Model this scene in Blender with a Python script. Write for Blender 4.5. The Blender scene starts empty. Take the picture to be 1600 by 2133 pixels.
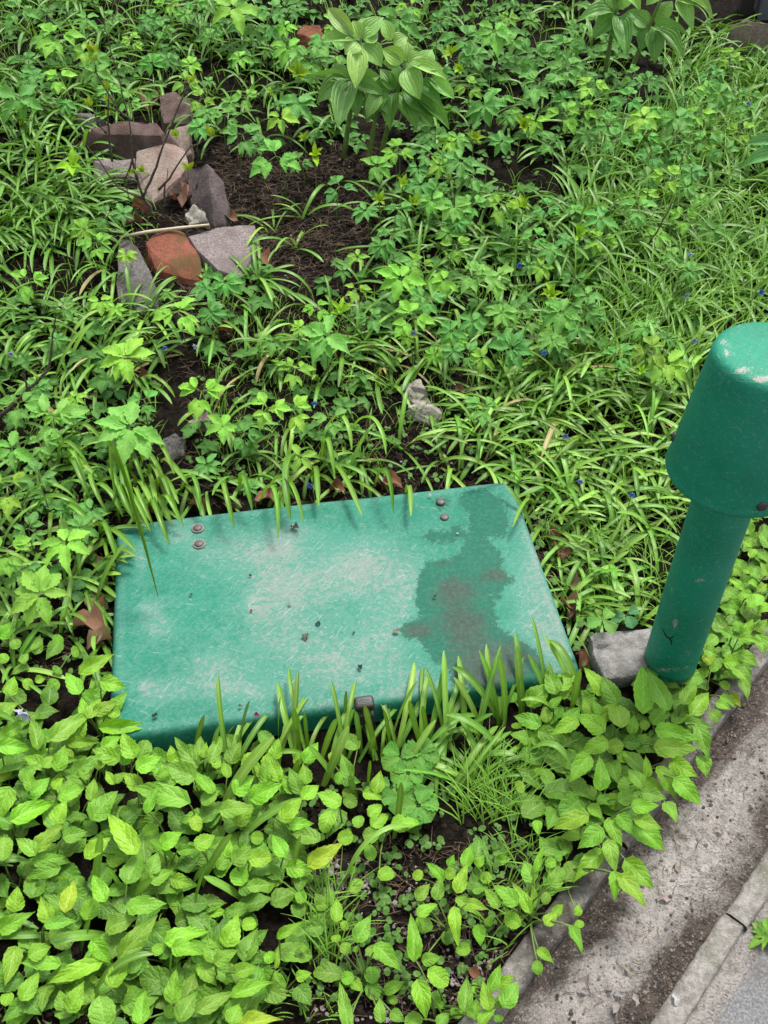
import bpy, bmesh, math, random
from mathutils import Vector, Matrix, noise

# ------------------------------------------------------------------ camera, sky, sun, exposure
SC = bpy.context.scene
COL = SC.collection
FPX, CAM_H, PITCH = 2100.0, 1.6, math.radians(45)
cam_d = bpy.data.cameras.new('camera')
cam_d.sensor_fit = 'VERTICAL'; cam_d.sensor_height = 36.0; cam_d.lens = FPX / 2133 * 36.0
cam_d.clip_start = 0.02; cam_d.clip_end = 300
cam = bpy.data.objects.new('camera', cam_d); COL.objects.link(cam)
cam.location = (0, 0, CAM_H); cam.rotation_euler = (math.radians(90) - PITCH, 0, 0)
SC.camera = cam

SUN_EL, SUN_AZ = math.radians(66), math.radians(35)      # azimuth clockwise from +Y (behind the bed, to the right)
W = bpy.data.worlds.new('World'); SC.world = W; W.use_nodes = True
wn = W.node_tree; wn.nodes.clear()
sky = wn.nodes.new('ShaderNodeTexSky'); sky.sky_type = 'NISHITA'; sky.sun_disc = False
sky.sun_elevation = SUN_EL; sky.sun_rotation = SUN_AZ; sky.dust_density = 4.0; sky.air_density = 1.0
hs = wn.nodes.new('ShaderNodeHueSaturation'); hs.inputs['Saturation'].default_value = 0.22
bg = wn.nodes.new('ShaderNodeBackground'); bg.inputs['Strength'].default_value = 0.11
wo = wn.nodes.new('ShaderNodeOutputWorld')
wn.links.new(sky.outputs[0], hs.inputs['Color']); wn.links.new(hs.outputs[0], bg.inputs[0]); wn.links.new(bg.outputs[0], wo.inputs[0])
sun_d = bpy.data.lights.new('sun', 'SUN'); sun_d.energy = 1.5; sun_d.angle = math.radians(14); sun_d.color = (1.0, 0.96, 0.9)
sun = bpy.data.objects.new('sun', sun_d); COL.objects.link(sun)
sd = Vector((math.sin(SUN_AZ) * math.cos(SUN_EL), math.cos(SUN_AZ) * math.cos(SUN_EL), math.sin(SUN_EL)))
sun.rotation_euler = sd.to_track_quat('Z', 'Y').to_euler()
SC.view_settings.view_transform = 'Standard'; SC.view_settings.look = 'None'
SC.view_settings.exposure = 1.5; SC.view_settings.gamma = 1.0; SC.view_settings.use_curve_mapping = False
SC.cycles.max_bounces = 6; SC.cycles.transmission_bounces = 3; SC.cycles.diffuse_bounces = 3; SC.cycles.glossy_bounces = 2
SC.cycles.use_denoising = True

# ------------------------------------------------------------------ pixel <-> place
RX, UP, FW = Vector((1, 0, 0)), Vector((0, math.sin(PITCH), math.cos(PITCH))), Vector((0, math.cos(PITCH), -math.sin(PITCH)))
CP = Vector((0, 0, CAM_H))
def ray(px, py): return RX * ((px - 800) / FPX) + UP * ((1066.5 - py) / FPX) + FW
def proj(p):
    v = Vector(p) - CP; d = v.dot(FW)
    return 800 + FPX * v.x / d, 1066.5 - FPX * v.dot(UP) / d, d
def plane_z(px, py, z):
    d = ray(px, py); return CP + d * ((z - CAM_H) / d.z)
BED_A, BED_B = plane_z(1045, 2080, 0), plane_z(1452, 1545, 0)     # edge between the bed and the concrete gutter
KU = (BED_B - BED_A).normalized(); KN = Vector((KU.y, -KU.x, 0))  # along the edge, and out towards the path
def edge_dist(x, y): return (Vector((x, y, 0)) - BED_A).dot(KN)
def smooth(a, b, t):
    t = max(0.0, min(1.0, (t - a) / (b - a))); return t * t * (3 - 2 * t)
HC, HA = Vector((-0.101, 1.316, 0)), math.radians(9.2)           # hatch centre and turn
HX, HY = Vector((math.cos(HA), math.sin(HA), 0)), Vector((-math.sin(HA), math.cos(HA), 0))
HW, HD, HT = 0.437, 0.2725, 0.052
def hatch_uv(x, y):
    d = Vector((x, y, 0)) - HC; return d.dot(HX), d.dot(HY)
def g(x, y):
    """height of the bed, rising gently behind the hatch"""
    z = 0.13 * (max(0.0, y - 1.75) - 0.35 * smooth(1.75, 2.4, y) * 0) if y > 1.75 else 0.0
    if y > 7: z = 0.13 * 5.25
    n = noise.noise(Vector((x * 2.3, y * 2.3, 3.1))) * 0.018 + noise.noise(Vector((x * 7, y * 7, 1.7))) * 0.009
    u, v = hatch_uv(x, y)
    near = smooth(0.0, 0.12, max(abs(u) - HW, abs(v) - HD))
    e = edge_dist(x, y)
    z += n * near * smooth(0.02, -0.12, e)
    return z - 0.075 * smooth(-0.035, 0.0, e)
def gnd(px, py, h=0.0):
    z = h
    for _ in range(14):
        p = plane_z(px, py, z); z = 0.5 * z + 0.5 * (g(p.x, p.y) + h)
    return plane_z(px, py, z)
def above(base, px, py, back=0.0):
    """the point seen at (px, py) that stands over the ground point base"""
    d = ray(px, py); t = (base.y + back) / d.y; return CP + d * t

# ------------------------------------------------------------------ helpers
R = random.Random(7)
def rr(a, b): return R.uniform(a, b)
class MB:
    def __init__(s): s.v, s.f, s.uv = [], [], []
    def add(s, verts, faces, uvs=None):
        o = len(s.v); s.v += [tuple(p) for p in verts]; s.f += [tuple(i + o for i in f) for f in faces]
        s.uv += uvs if uvs else [(0.5, 0.5)] * len(verts)
    def tube(s, pts, rad, n=6, caps=True):
        vs, fs = [], []
        m = len(pts)
        for i, p in enumerate(pts):
            p = Vector(p)
            t = (Vector(pts[min(i + 1, m - 1)]) - Vector(pts[max(i - 1, 0)]))
            t = t.normalized() if t.length > 1e-9 else Vector((0, 0, 1))
            a = t.cross(Vector((0.31, 0.2, 0.93)));
            if a.length < 1e-3: a = t.cross(Vector((1, 0, 0)))
            a.normalize(); b = t.cross(a)
            r = rad[i] if isinstance(rad, (list, tuple)) else rad
            for k in range(n):
                q = 2 * math.pi * k / n
                vs.append(p + (a * math.cos(q) + b * math.sin(q)) * r)
        for i in range(m - 1):
            for k in range(n):
                fs.append((i * n + k, i * n + (k + 1) % n, (i + 1) * n + (k + 1) % n, (i + 1) * n + k))
        if caps: fs += [tuple(range(n - 1, -1, -1)), tuple(range((m - 1) * n, m * n))]
        s.add(vs, fs)
    def mesh(s, name, mat, smooth_shade=True):
        me = bpy.data.meshes.new(name); me.from_pydata(s.v, [], s.f)
        uvl = me.uv_layers.new(name='UVMap')
        idx = [0] * len(me.loops); me.loops.foreach_get('vertex_index', idx)
        flat = []
        for i in idx: flat += s.uv[i]
        uvl.data.foreach_set('uv', flat)
        if smooth_shade: me.polygons.foreach_set('use_smooth', [True] * len(me.polygons))
        me.materials.append(mat); me.update()
        return me
def link(name, me, parent=None, M=None, color=None):
    o = bpy.data.objects.new(name, me); COL.objects.link(o)
    if parent: o.parent = parent
    if M is not None: o.matrix_basis = M
    if color: o.color = (*color, 1)
    return o
def empty(name, loc):
    o = bpy.data.objects.new(name, None); o.location = loc; o.empty_display_size = 0.02; COL.objects.link(o); return o
def tag(o, label=None, cat=None, group=None, kind=None):
    if label: o['label'] = label
    if cat: o['category'] = cat
    if group: o['group'] = group
    if kind: o['kind'] = kind
    return o
def local(p0, M): return Matrix.Translation(-Vector(p0)) @ M
def frame(B, T, n, w, zs=None):
    Y = T - B; L = Y.length; Y = Y / max(L, 1e-6)
    Z = n - Y * n.dot(Y); Z.normalize(); X = Y.cross(Z)
    M = Matrix((X * w, Y * L, Z * (zs or L))).transposed().to_4x4(); M.translation = B
    return M
def lathe(prof, n=64):
    """closed surface of revolution from a (radius, z) list; poles where the radius is 0"""
    mb = MB(); vs = []
    for r, z in prof:
        for k in range(n):
            q = 2 * math.pi * k / n; vs.append((r * math.cos(q), r * math.sin(q), z))
    fs = [(i * n + k, i * n + (k + 1) % n, (i + 1) * n + (k + 1) % n, (i + 1) * n + k) for i in range(len(prof) - 1) for k in range(n)]
    mb.add(vs, fs); return mb

# ------------------------------------------------------------------ materials
class NT:
    def __init__(s, name):
        s.m = bpy.data.materials.new(name); s.m.use_nodes = True; s.t = s.m.node_tree; s.t.nodes.clear()
        s.out = s.n('OutputMaterial')
    def n(s, kind, **kw):
        x = s.t.nodes.new('ShaderNode' + kind)
        for k, v in kw.items(): setattr(x, k, v)
        return x
    def set(s, sock, v):
        if isinstance(v, bpy.types.NodeSocket): s.t.links.new(v, sock)
        elif v is not None:
            if hasattr(sock.default_value, '__len__') and isinstance(v, tuple) and len(v) == 3 and len(sock.default_value) == 4: v = (*v, 1)
            sock.default_value = v
    def math(s, op, a, b=None, c=None, clamp=False):
        x = s.n('Math', operation=op, use_clamp=clamp); s.set(x.inputs[0], a)
        if b is not None: s.set(x.inputs[1], b)
        if c is not None: s.set(x.inputs[2], c)
        return x.outputs[0]
    def mix(s, f, a, b, blend='MIX'):
        x = s.n('Mix', data_type='RGBA', blend_type=blend); s.set(x.inputs[0], f); s.set(x.inputs[6], a); s.set(x.inputs[7], b); return x.outputs[2]
    def ramp(s, f, a, b):
        x = s.n('MapRange'); x.interpolation_type = 'SMOOTHSTEP'; s.set(x.inputs[0], f); s.set(x.inputs[1], a); s.set(x.inputs[2], b); return x.outputs[0]
    def noise(s, scale, vec=None, detail=4, rough=0.55, dist=0.0):
        x = s.n('TexNoise'); x.inputs['Scale'].default_value = scale; x.inputs['Detail'].default_value = detail
        x.inputs['Roughness'].default_value = rough; x.inputs['Distortion'].default_value = dist
        if vec is not None: s.set(x.inputs['Vector'], vec)
        return x.outputs[0]
    def obj(s): return s.n('TexCoord').outputs['Object']
    def scaled(s, vec, sc, rot=(0, 0, 0)):
        x = s.n('Mapping'); s.set(x.inputs['Vector'], vec); x.inputs['Scale'].default_value = sc; x.inputs['Rotation'].default_value = rot; return x.outputs[0]
    def attr(s, name): return s.n('Attribute', attribute_name=name).outputs['Fac']
    def bsdf(s, color, rough=0.6, height=None, bump=0.3, dist=0.002, spec=0.4, tone=0.56):
        if tone != 1: color = s.mix(1.0, color, (tone, tone, tone), 'MULTIPLY')
        p = s.n('BsdfPrincipled'); s.set(p.inputs['Base Color'], color); s.set(p.inputs['Roughness'], rough); s.set(p.inputs['Specular IOR Level'], spec)
        if height is not None:
            b = s.n('Bump'); b.inputs['Strength'].default_value = bump; b.inputs['Distance'].default_value = dist
            s.set(b.inputs['Height'], height); s.t.links.new(b.outputs[0], p.inputs['Normal'])
        return p
    def done(s, p):
        s.t.links.new(p.outputs[0], s.out.inputs[0]); return s.m

def leaf_mat(name, veins, rough=0.45, trans=0.32, spec=0.4, vein_gain=0.35, bump=0.5):
    k = NT(name); info = k.n('ObjectInfo')
    uv = k.n('UVMap').outputs[0]; sp = k.n('SeparateXYZ'); k.set(sp.inputs[0], uv); u, v = sp.outputs[0], sp.outputs[1]
    d = k.math('MULTIPLY', k.math('ABSOLUTE', k.math('SUBTRACT', u, 0.5)), 2.0)
    big = k.noise(14, k.obj(), 3)
    if veins == 'net':
        t = k.math('ADD', k.math('SUBTRACT', k.math('MULTIPLY', v, 5.0), k.math('MULTIPLY', d, 1.7)), k.math('MULTIPLY', k.noise(6, uv, 2), 0.9))
        lat = k.math('ABSOLUTE', k.math('SUBTRACT', k.math('FRACT', t), 0.5))
        side = k.ramp(lat, 0.42, 0.5); mid = k.ramp(d, 0.09, 0.0)
        line = k.math('MAXIMUM', k.math('MULTIPLY', side, 0.6), mid)
        hgt = k.math('ADD', k.math('MULTIPLY', k.math('MULTIPLY', k.ramp(lat, 0.5, 0.15), k.ramp(d, 0.0, 0.3)), 0.45), k.math('MULTIPLY', k.noise(13, uv, 3), 1.0))
    elif veins == 'parallel':
        lat = k.math('ABSOLUTE', k.math('SUBTRACT', k.math('FRACT', k.math('MULTIPLY', u, 7.0)), 0.5))
        line = k.math('MAXIMUM', k.math('MULTIPLY', k.ramp(lat, 0.36, 0.5), 0.6), k.ramp(d, 0.08, 0.0))
        hgt = k.ramp(lat, 0.5, 0.2)
    else:
        line = k.ramp(d, 0.42, 0.05); hgt = k.math('MULTIPLY', k.math('ABSOLUTE', k.math('SUBTRACT', k.math('FRACT', k.math('MULTIPLY', u, 5.0)), 0.5)), 0.5)
    base = k.mix(k.ramp(big, 0.3, 0.75), k.mix(1.0, info.outputs['Color'], (0.72, 0.78, 0.62), 'MULTIPLY'), info.outputs['Color'])
    pale = k.mix(0.45, k.mix(1.0, base, (1.6, 1.45, 1.6), 'MULTIPLY'), (0.42, 0.55, 0.2))
    colr = k.mix(k.math('MULTIPLY', line, vein_gain), base, pale)
    p = k.bsdf(colr, rough, hgt, bump, 0.0025, spec, 1)
    tr = k.n('BsdfTranslucent'); k.set(tr.inputs[0], k.mix(1.0, colr, (1.25, 1.15, 0.5), 'MULTIPLY'))
    mx = k.n('MixShader'); mx.inputs[0].default_value = trans
    k.t.links.new(p.outputs[0], mx.inputs[1]); k.t.links.new(tr.outputs[0], mx.inputs[2])
    return k.done(mx)
M_BELL = leaf_mat('bellflower leaf', 'net', 0.42, 0.30, 0.34, 0.42, 0.7)
M_ELDER = leaf_mat('elder leaflet', 'net', 0.55, 0.34, 0.2, 0.28, 0.45)
M_SQUILL = leaf_mat('strap leaf', 'strap', 0.38, 0.28, 0.38, 0.28, 0.3)
M_LILY = leaf_mat('lily leaf', 'parallel', 0.42, 0.3, 0.35, 0.35, 0.6)
def flat_mat(name, col, rough=0.6, col2=None, scale=40, bump=0.3, spec=0.35, objcol=False, trans=0.0):
    k = NT(name); nz = k.noise(scale, k.obj(), 5)
    c0 = k.n('ObjectInfo').outputs['Color'] if objcol else col
    c = k.mix(k.ramp(nz, 0.3, 0.7), c0 if not objcol else k.mix(1.0, c0, (0.6, 0.6, 0.6), 'MULTIPLY'), (col2 or col) if not objcol else c0)
    p = k.bsdf(c, rough, nz, bump, 0.002, spec)
    if trans:
        tr = k.n('BsdfTranslucent'); k.set(tr.inputs[0], c); mx = k.n('MixShader'); mx.inputs[0].default_value = trans
        k.t.links.new(p.outputs[0], mx.inputs[1]); k.t.links.new(tr.outputs[0], mx.inputs[2]); return k.done(mx)
    return k.done(p)
M_STEM = flat_mat('stem', (0.13, 0.24, 0.04), 0.5, (0.2, 0.3, 0.07), 60)
M_BARK = flat_mat('bark', (0.06, 0.045, 0.035), 0.9, (0.17, 0.14, 0.11), 160, 0.8)
M_STRAW = flat_mat('straw', (0.62, 0.52, 0.36), 0.7, (0.72, 0.63, 0.46), 60)
M_DRY = flat_mat('dry leaf', None, 0.65, None, 45, 0.6, objcol=True, trans=0.15)
M_PETAL = flat_mat('petal', None, 0.5, None, 50, 0.2, objcol=True, trans=0.3)
M_LITTER = flat_mat('needle litter', (0.06, 0.038, 0.024), 0.9, (0.20, 0.135, 0.08), 30)
M_CLOD = flat_mat('soil clods', (0.008, 0.0065, 0.005), 0.95, (0.036, 0.028, 0.021), 60, 0.7, 0.05)
M_GRIT = flat_mat('grit', (0.2, 0.17, 0.16), 0.9, (0.42, 0.38, 0.37), 90, 0.5)
M_GUTTER = flat_mat('gutter crumbs', (0.03, 0.024, 0.02), 0.95, (0.3, 0.26, 0.23), 25, 0.5)
M_METAL = flat_mat('dull rivet', (0.07, 0.06, 0.057), 0.5, (0.15, 0.125, 0.115), 300, 0.3, 0.45)
M_LOCK = flat_mat('lock', (0.018, 0.016, 0.015), 0.55, (0.035, 0.03, 0.028), 200, 0.2, 0.6)
M_LOCKMARK = flat_mat('lock lettering', (0.09, 0.15, 0.14), 0.4, None, 200, 0.1, 0.6)
M_BLACK = flat_mat('dark hole', (0.006, 0.006, 0.006), 0.8)
M_GREY = flat_mat('grey painted steel', (0.16, 0.18, 0.21), 0.45, (0.2, 0.22, 0.25), 20, 0.1)

def soil_mat():
    k = NT('soil'); v = k.obj()
    a, b = k.noise(6, v, 6), k.noise(70, v, 6, 0.7)
    vo = k.n('TexVoronoi'); vo.inputs['Scale'].default_value = 160; k.set(vo.inputs['Vector'], v)
    c = k.mix(k.ramp(b, 0.35, 0.7), (0.006, 0.005, 0.004), (0.026, 0.020, 0.015))
    c = k.mix(k.math('MULTIPLY', k.ramp(a, 0.5, 0.75), 0.5), c, (0.032, 0.025, 0.018))
    grain = k.math('MULTIPLY', k.ramp(vo.outputs['Distance'], 0.28, 0.12), k.ramp(k.noise(31, v, 2), 0.56, 0.7))
    c = k.mix(k.math('MULTIPLY', grain, 0.7), c, (0.22, 0.19, 0.16))
    h = k.math('ADD', b, k.math('MULTIPLY', k.noise(220, v, 3), 0.5))
    return k.done(k.bsdf(c, 0.95, h, 1.0, 0.008, 0.05))
M_SOIL = soil_mat()
def concrete_mat(name, light, dark, moss=0.0, dirt=0.35):
    k = NT(name); v = k.obj()
    a, b, c3 = k.noise(5, v, 6, 0.65), k.noise(60, v, 5, 0.7), k.noise(260, v, 3)
    c = k.mix(k.ramp(b, 0.3, 0.7), dark, light)
    c = k.mix(k.math('MULTIPLY', k.ramp(a, 0.45, 0.65), dirt), c, (0.06, 0.048, 0.04))
    vo = k.n('TexVoronoi'); vo.inputs['Scale'].default_value = 140; k.set(vo.inputs['Vector'], v)
    c = k.mix(k.math('MULTIPLY', k.ramp(vo.outputs['Distance'], 0.3, 0.1), 0.35), c, k.mix(k.ramp(c3, 0.4, 0.6), (0.06, 0.055, 0.05), (0.6, 0.58, 0.55)))
    if moss: c = k.mix(k.math('MULTIPLY', k.ramp(k.noise(9, v, 6), 0.55, 0.7), moss), c, (0.05, 0.07, 0.015))
    h = k.math('ADD', k.math('MULTIPLY', c3, 0.6), b)
    return k.done(k.bsdf(c, 0.9, h, 0.9, 0.006, 0.2, 0.68))
M_KERB = concrete_mat('kerb concrete', (0.38, 0.36, 0.33), (0.19, 0.175, 0.155), 0.35, 0.5)
M_KERB2 = concrete_mat('bed edging concrete', (0.30, 0.285, 0.26), (0.12, 0.11, 0.098), 0.55, 0.85)
M_BLOCK = concrete_mat('block concrete', (0.36, 0.35, 0.33), (0.17, 0.165, 0.155), 0.3, 0.55)
def path_mat():
    k = NT('dirty gutter'); v = k.obj()
    a, b, c3 = k.noise(4.5, v, 7, 0.7, 0.4), k.noise(45, v, 6, 0.75), k.noise(230, v, 3)
    conc = k.mix(k.ramp(b, 0.3, 0.7), (0.15, 0.137, 0.125), (0.37, 0.345, 0.32))
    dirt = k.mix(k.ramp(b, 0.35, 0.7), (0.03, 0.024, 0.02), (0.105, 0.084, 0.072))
    dm = k.math('ADD', k.attr('dirt'), k.math('ADD', k.math('MULTIPLY', k.math('SUBTRACT', a, 0.5), 2.2), k.math('MULTIPLY', k.math('SUBTRACT', b, 0.5), 1.6)))  # on the gutter this attribute also carries painted edge shade
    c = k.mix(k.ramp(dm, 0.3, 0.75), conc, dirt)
    c = k.mix(k.math('MULTIPLY', k.ramp(c3, 0.55, 0.72), 0.45), c, (0.45, 0.42, 0.39))
    c = k.mix(k.math('MULTIPLY', k.ramp(c3, 0.42, 0.3), 0.6), c, (0.03, 0.025, 0.02))
    return k.done(k.bsdf(c, 0.95, k.math('ADD', b, c3), 1.0, 0.006, 0.15, 0.86))
M_PATH = path_mat()
def asphalt_mat():
    k = NT('asphalt'); v = k.obj(); b = k.noise(240, v, 4, 0.7)
    c = k.mix(k.ramp(b, 0.35, 0.7), (0.16, 0.16, 0.163), (0.36, 0.36, 0.365))
    c = k.mix(k.math('MULTIPLY', k.ramp(k.noise(9, v, 6, 0.7), 0.5, 0.62), 0.6), c, (0.16, 0.135, 0.12))
    return k.done(k.bsdf(c, 0.9, b, 0.7, 0.004, 0.25))
M_ASPH = asphalt_mat()
def rock_mat(name, c1, c2, c3=None, fine=140, moss=0.0):
    k = NT(name); v = k.obj()
    a, b = k.noise(12, v, 5), k.noise(fine, v, 4, 0.7)
    c = k.mix(k.ramp(b, 0.3, 0.7), c1, c2)
    if c3: c = k.mix(k.math('MULTIPLY', k.ramp(a, 0.45, 0.65), 0.8), c, c3)
    if moss: c = k.mix(k.math('MULTIPLY', k.ramp(k.noise(16, v, 5), 0.48, 0.62), moss), c, (0.10, 0.09, 0.02))
    return k.done(k.bsdf(c, 0.85, k.math('ADD', b, k.math('MULTIPLY', a, 2.0)), 0.7, 0.005, 0.25))

GREEN, GREEN_D, CHALK = (0.010, 0.205, 0.125), (0.006, 0.15, 0.095), (0.33, 0.335, 0.31)
def scratches(k, v, scale, ang, lo=0.66, hi=0.72):
    return k.ramp(k.noise(1.0, k.scaled(k.scaled(v, (1, 1, 1), (0.25, 0.15, ang)), (scale * 0.06, scale, scale)), 3, 0.6, 0.9), lo, hi)
def hatch_mat():
    k = NT('weathered green fibreglass'); v = k.obj()
    wear, stain, mud = k.attr('wear'), k.attr('stain'), k.attr('mud')
    n1, n2, n3 = k.noise(28, v, 6, 0.72, 0.6), k.noise(110, v, 5, 0.75), k.noise(9, v, 4)
    st = k.noise(1.0, k.scaled(v, (22, 60, 40), (0, 0, 0.12)), 6, 0.75, 0.5)
    c = k.mix(k.ramp(n3, 0.3, 0.7), GREEN, (0.016, 0.245, 0.155))
    bloom = k.math('ADD', k.math('MULTIPLY', wear, 0.6), k.math('ADD', k.math('MULTIPLY', k.math('SUBTRACT', n1, 0.5), 0.8), k.math('MULTIPLY', k.math('SUBTRACT', k.noise(130, v, 5, 0.8), 0.5), 1.1)))
    c = k.mix(k.math('MULTIPLY', k.ramp(bloom, -0.05, 0.45), 0.6), c, (0.135, 0.35, 0.28))
    n4 = k.noise(95, v, 8, 0.8, 0.8)
    pat = k.math('ADD', k.math('MULTIPLY', wear, 0.52), k.math('ADD', k.math('MULTIPLY', k.math('SUBTRACT', st, 0.5), 0.45), k.math('ADD', k.math('MULTIPLY', k.math('SUBTRACT', n4, 0.5), 1.25), k.math('MULTIPLY', k.math('SUBTRACT', n2, 0.5), 0.8))))
    c = k.mix(k.math('MULTIPLY', k.ramp(pat, 0.26, 0.56), 0.66), c, CHALK)
    sc = k.math('MAXIMUM', scratches(k, v, 190, 0.5, 0.62, 0.68), k.math('MAXIMUM', scratches(k, v, 330, -0.7, 0.62, 0.68), scratches(k, v, 260, 2.2, 0.62, 0.68)))
    c = k.mix(k.math('MULTIPLY', sc, k.math('ADD', 0.22, k.math('MULTIPLY', wear, 0.5))), c, (0.38, 0.48, 0.42))
    edge = k.math('ADD', stain, k.math('ADD', k.math('MULTIPLY', k.math('SUBTRACT', k.noise(38, v, 9, 0.78, 1.6), 0.5), 1.6), k.math('MULTIPLY', k.math('SUBTRACT', n2, 0.5), 0.5)))
    sm = k.ramp(edge, 0.46, 0.52)
    wet = k.mix(k.ramp(n2, 0.4, 0.7), (0.004, 0.125, 0.075), (0.008, 0.20, 0.125))
    dirt = k.mix(k.ramp(n2, 0.35, 0.7), (0.045, 0.036, 0.032), (0.10, 0.085, 0.075))
    mm = k.ramp(k.math('ADD', mud, k.math('ADD', k.math('MULTIPLY', k.math('SUBTRACT', k.noise(34, v, 9, 0.8, 1.0), 0.5), 1.9), k.math('MULTIPLY', k.math('SUBTRACT', n2, 0.5), 1.3))), 0.2, 0.95)
    wet = k.mix(k.math('MULTIPLY', mm, 0.62), wet, dirt)
    rim = k.math('MULTIPLY', k.ramp(edge, 0.42, 0.5), k.ramp(edge, 0.66, 0.52))
    c = k.mix(sm, c, wet); c = k.mix(k.math('MULTIPLY', rim, 0.4), c, (0.02, 0.09, 0.05))
    rough = k.math('SUBTRACT', k.math('ADD', 0.46, k.math('MULTIPLY', n1, 0.25)), k.math('MULTIPLY', sm, 0.02))
    return k.done(k.bsdf(c, rough, k.math('ADD', n1, k.math('MULTIPLY', n2, 0.6)), 0.25, 0.003, 0.16))
M_HATCH = hatch_mat()
def pipe_mat(name, chalk_at=None):
    k = NT(name); v = k.obj()
    n1, n2, n3 = k.noise(20, v, 5), k.noise(150, v, 5, 0.75), k.noise(7, v, 4)
    fib = k.math('MAXIMUM', scratches(k, v, 260, 0.6, 0.6, 0.7), k.math('MAXIMUM', scratches(k, v, 240, -0.8, 0.6, 0.7), scratches(k, v, 250, 1.7, 0.6, 0.7)))
    c = k.mix(k.ramp(n3, 0.3, 0.7), (0.005, 0.26, 0.148), (0.014, 0.36, 0.215))
    c = k.mix(k.math('MULTIPLY', k.math('MULTIPLY', fib, k.ramp(k.noise(5, v, 3), 0.38, 0.6)), 0.5), c, (0.2, 0.45, 0.36))
    c = k.mix(k.math('MULTIPLY', k.ramp(n2, 0.56, 0.68), 0.5), c, (0.24, 0.50, 0.39))
    if chalk_at:
        m = k.math('ADD', k.attr('wear'), k.math('ADD', k.math('MULTIPLY', k.math('SUBTRACT', k.noise(60, v, 6, 0.75), 0.5), 1.3), k.math('MULTIPLY', k.math('SUBTRACT', k.noise(330, v, 6, 0.8), 0.5), 2.2)))
        c = k.mix(k.math('MULTIPLY', k.ramp(m, 0.52, 0.62), 0.9), c, (0.5, 0.47, 0.42))
    sz = k.n('SeparateXYZ'); k.set(sz.inputs[0], v)
    low = k.math('ADD', k.ramp(sz.outputs[2], 0.11, 0.0), k.math('MULTIPLY', k.math('SUBTRACT', n1, 0.5), 1.6))
    c = k.mix(k.math('MULTIPLY', k.ramp(low, 0.45, 0.9), 0.55), c, (0.10, 0.085, 0.06))
    h = k.math('ADD', k.math('MULTIPLY', fib, 0.6), k.math('ADD', n2, k.math('MULTIPLY', n1, 0.5)))
    return k.done(k.bsdf(c, 0.5, h, 0.5, 0.0025, 0.22))
M_PIPE = pipe_mat('green vent pipe', True)
# ------------------------------------------------------------------ ground, gutter, asphalt
def axis(lo, hi, step, far):
    a = []; x = lo
    while x <= hi: a.append(x); x += step
    s = step
    left, right = [], []
    x = lo
    while x > -far: s *= 1.45; x -= s; left.append(x)
    s = step; x = a[-1]
    while x < far: s *= 1.45; x += s; right.append(x)
    return left[::-1] + a + right
gx, gy = axis(-1.9, 2.3, 0.022, 40), axis(0.25, 4.9, 0.022, 40)
mb = MB(); nx = len(gx)
vs = []
for y in gy:
    for x in gx:
        fine = noise.noise(Vector((x * 22, y * 22, 0.4))) * 0.006 + noise.noise(Vector((x * 55, y * 55, 5.4))) * 0.004
        vs.append((x, y, g(x, y) + (fine if abs(x) < 3 and y < 5.5 else 0)))
mb.add(vs, [(j * nx + i, j * nx + i + 1, (j + 1) * nx + i + 1, (j + 1) * nx + i) for j in range(len(gy) - 1) for i in range(nx - 1)])
tag(link('ground', mb.mesh('ground', M_SOIL)), 'dark crumbly soil of the garden bed under the plants', None, None, 'structure')

def strip(e0, e1, t0, t1, zf, ne, nt):
    b = MB(); v = []
    for j in range(nt + 1):
        for i in range(ne + 1):
            e = e0 + (e1 - e0) * i / ne; t = t0 + (t1 - t0) * j / nt
            p = BED_A + KN * e + KU * t; v.append((p.x, p.y, zf(e, t)))
    b.add(v, [(j * (ne + 1) + i, j * (ne + 1) + i + 1, (j + 1) * (ne + 1) + i + 1, (j + 1) * (ne + 1) + i) for j in range(nt) for i in range(ne)])
    return b
EK0, EK1 = 0.188, 0.226
def gutter_z(e, t):
    q = (e - 0.02) / (EK0 - 0.02)
    w = noise.noise(Vector((e * 40, t * 40, 9))) * 0.003 + noise.noise(Vector((e * 14, t * 14, 2))) * 0.004
    return -0.014 - 0.026 * smooth(0.6, 0.95, q) - 0.02 * smooth(0.3, 0.0, q) + w
pm = strip(0.0, EK0 + 0.01, -1.2, 2.6, gutter_z, 24, 380).mesh('path', M_PATH); pa = pm.attributes.new('dirt', 'FLOAT', 'POINT')  # attribute holds real dirt together with groove shade put into the colour
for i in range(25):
    q = (i / 24 * (EK0 + 0.01) - 0.014) / (EK0 - 0.014); dv = 0.6 * smooth(0.42, 0.02, q) + 0.6 * smooth(0.58, 0.95, q) + 0.24  # dark bands by both kerbs: gathered dirt plus painted shade of the grooves
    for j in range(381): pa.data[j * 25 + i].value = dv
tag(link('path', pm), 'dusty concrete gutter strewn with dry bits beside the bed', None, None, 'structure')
def asph_z(e, t): return -0.03 - 0.006 * smooth(EK1, EK1 + 0.05, e) + noise.noise(Vector((e * 30, t * 30, 4))) * 0.0025
tag(link('pavement', strip(EK1 - 0.005, 14.0, -12.0, 14.0, lambda e, t: -0.034, 2, 2).mesh('pavement', M_ASPH)), 'grey asphalt path beyond the thin kerb', None, None, 'structure')
ds = strip(EK1 - 0.004, EK1 + 0.085, -1.2, 2.6, lambda e, t: -0.02 - 0.024 * smooth(0.0, 0.07, e - EK1 + noise.noise(Vector((t * 9, 2, e * 8))) * 0.03) + noise.noise(Vector((e * 60, t * 60, 1))) * 0.002, 14, 380).mesh('dirt_strip', M_PATH); da = ds.attributes.new('dirt', 'FLOAT', 'POINT'); da.data.foreach_set('value', [0.45] * len(ds.vertices))
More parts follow.
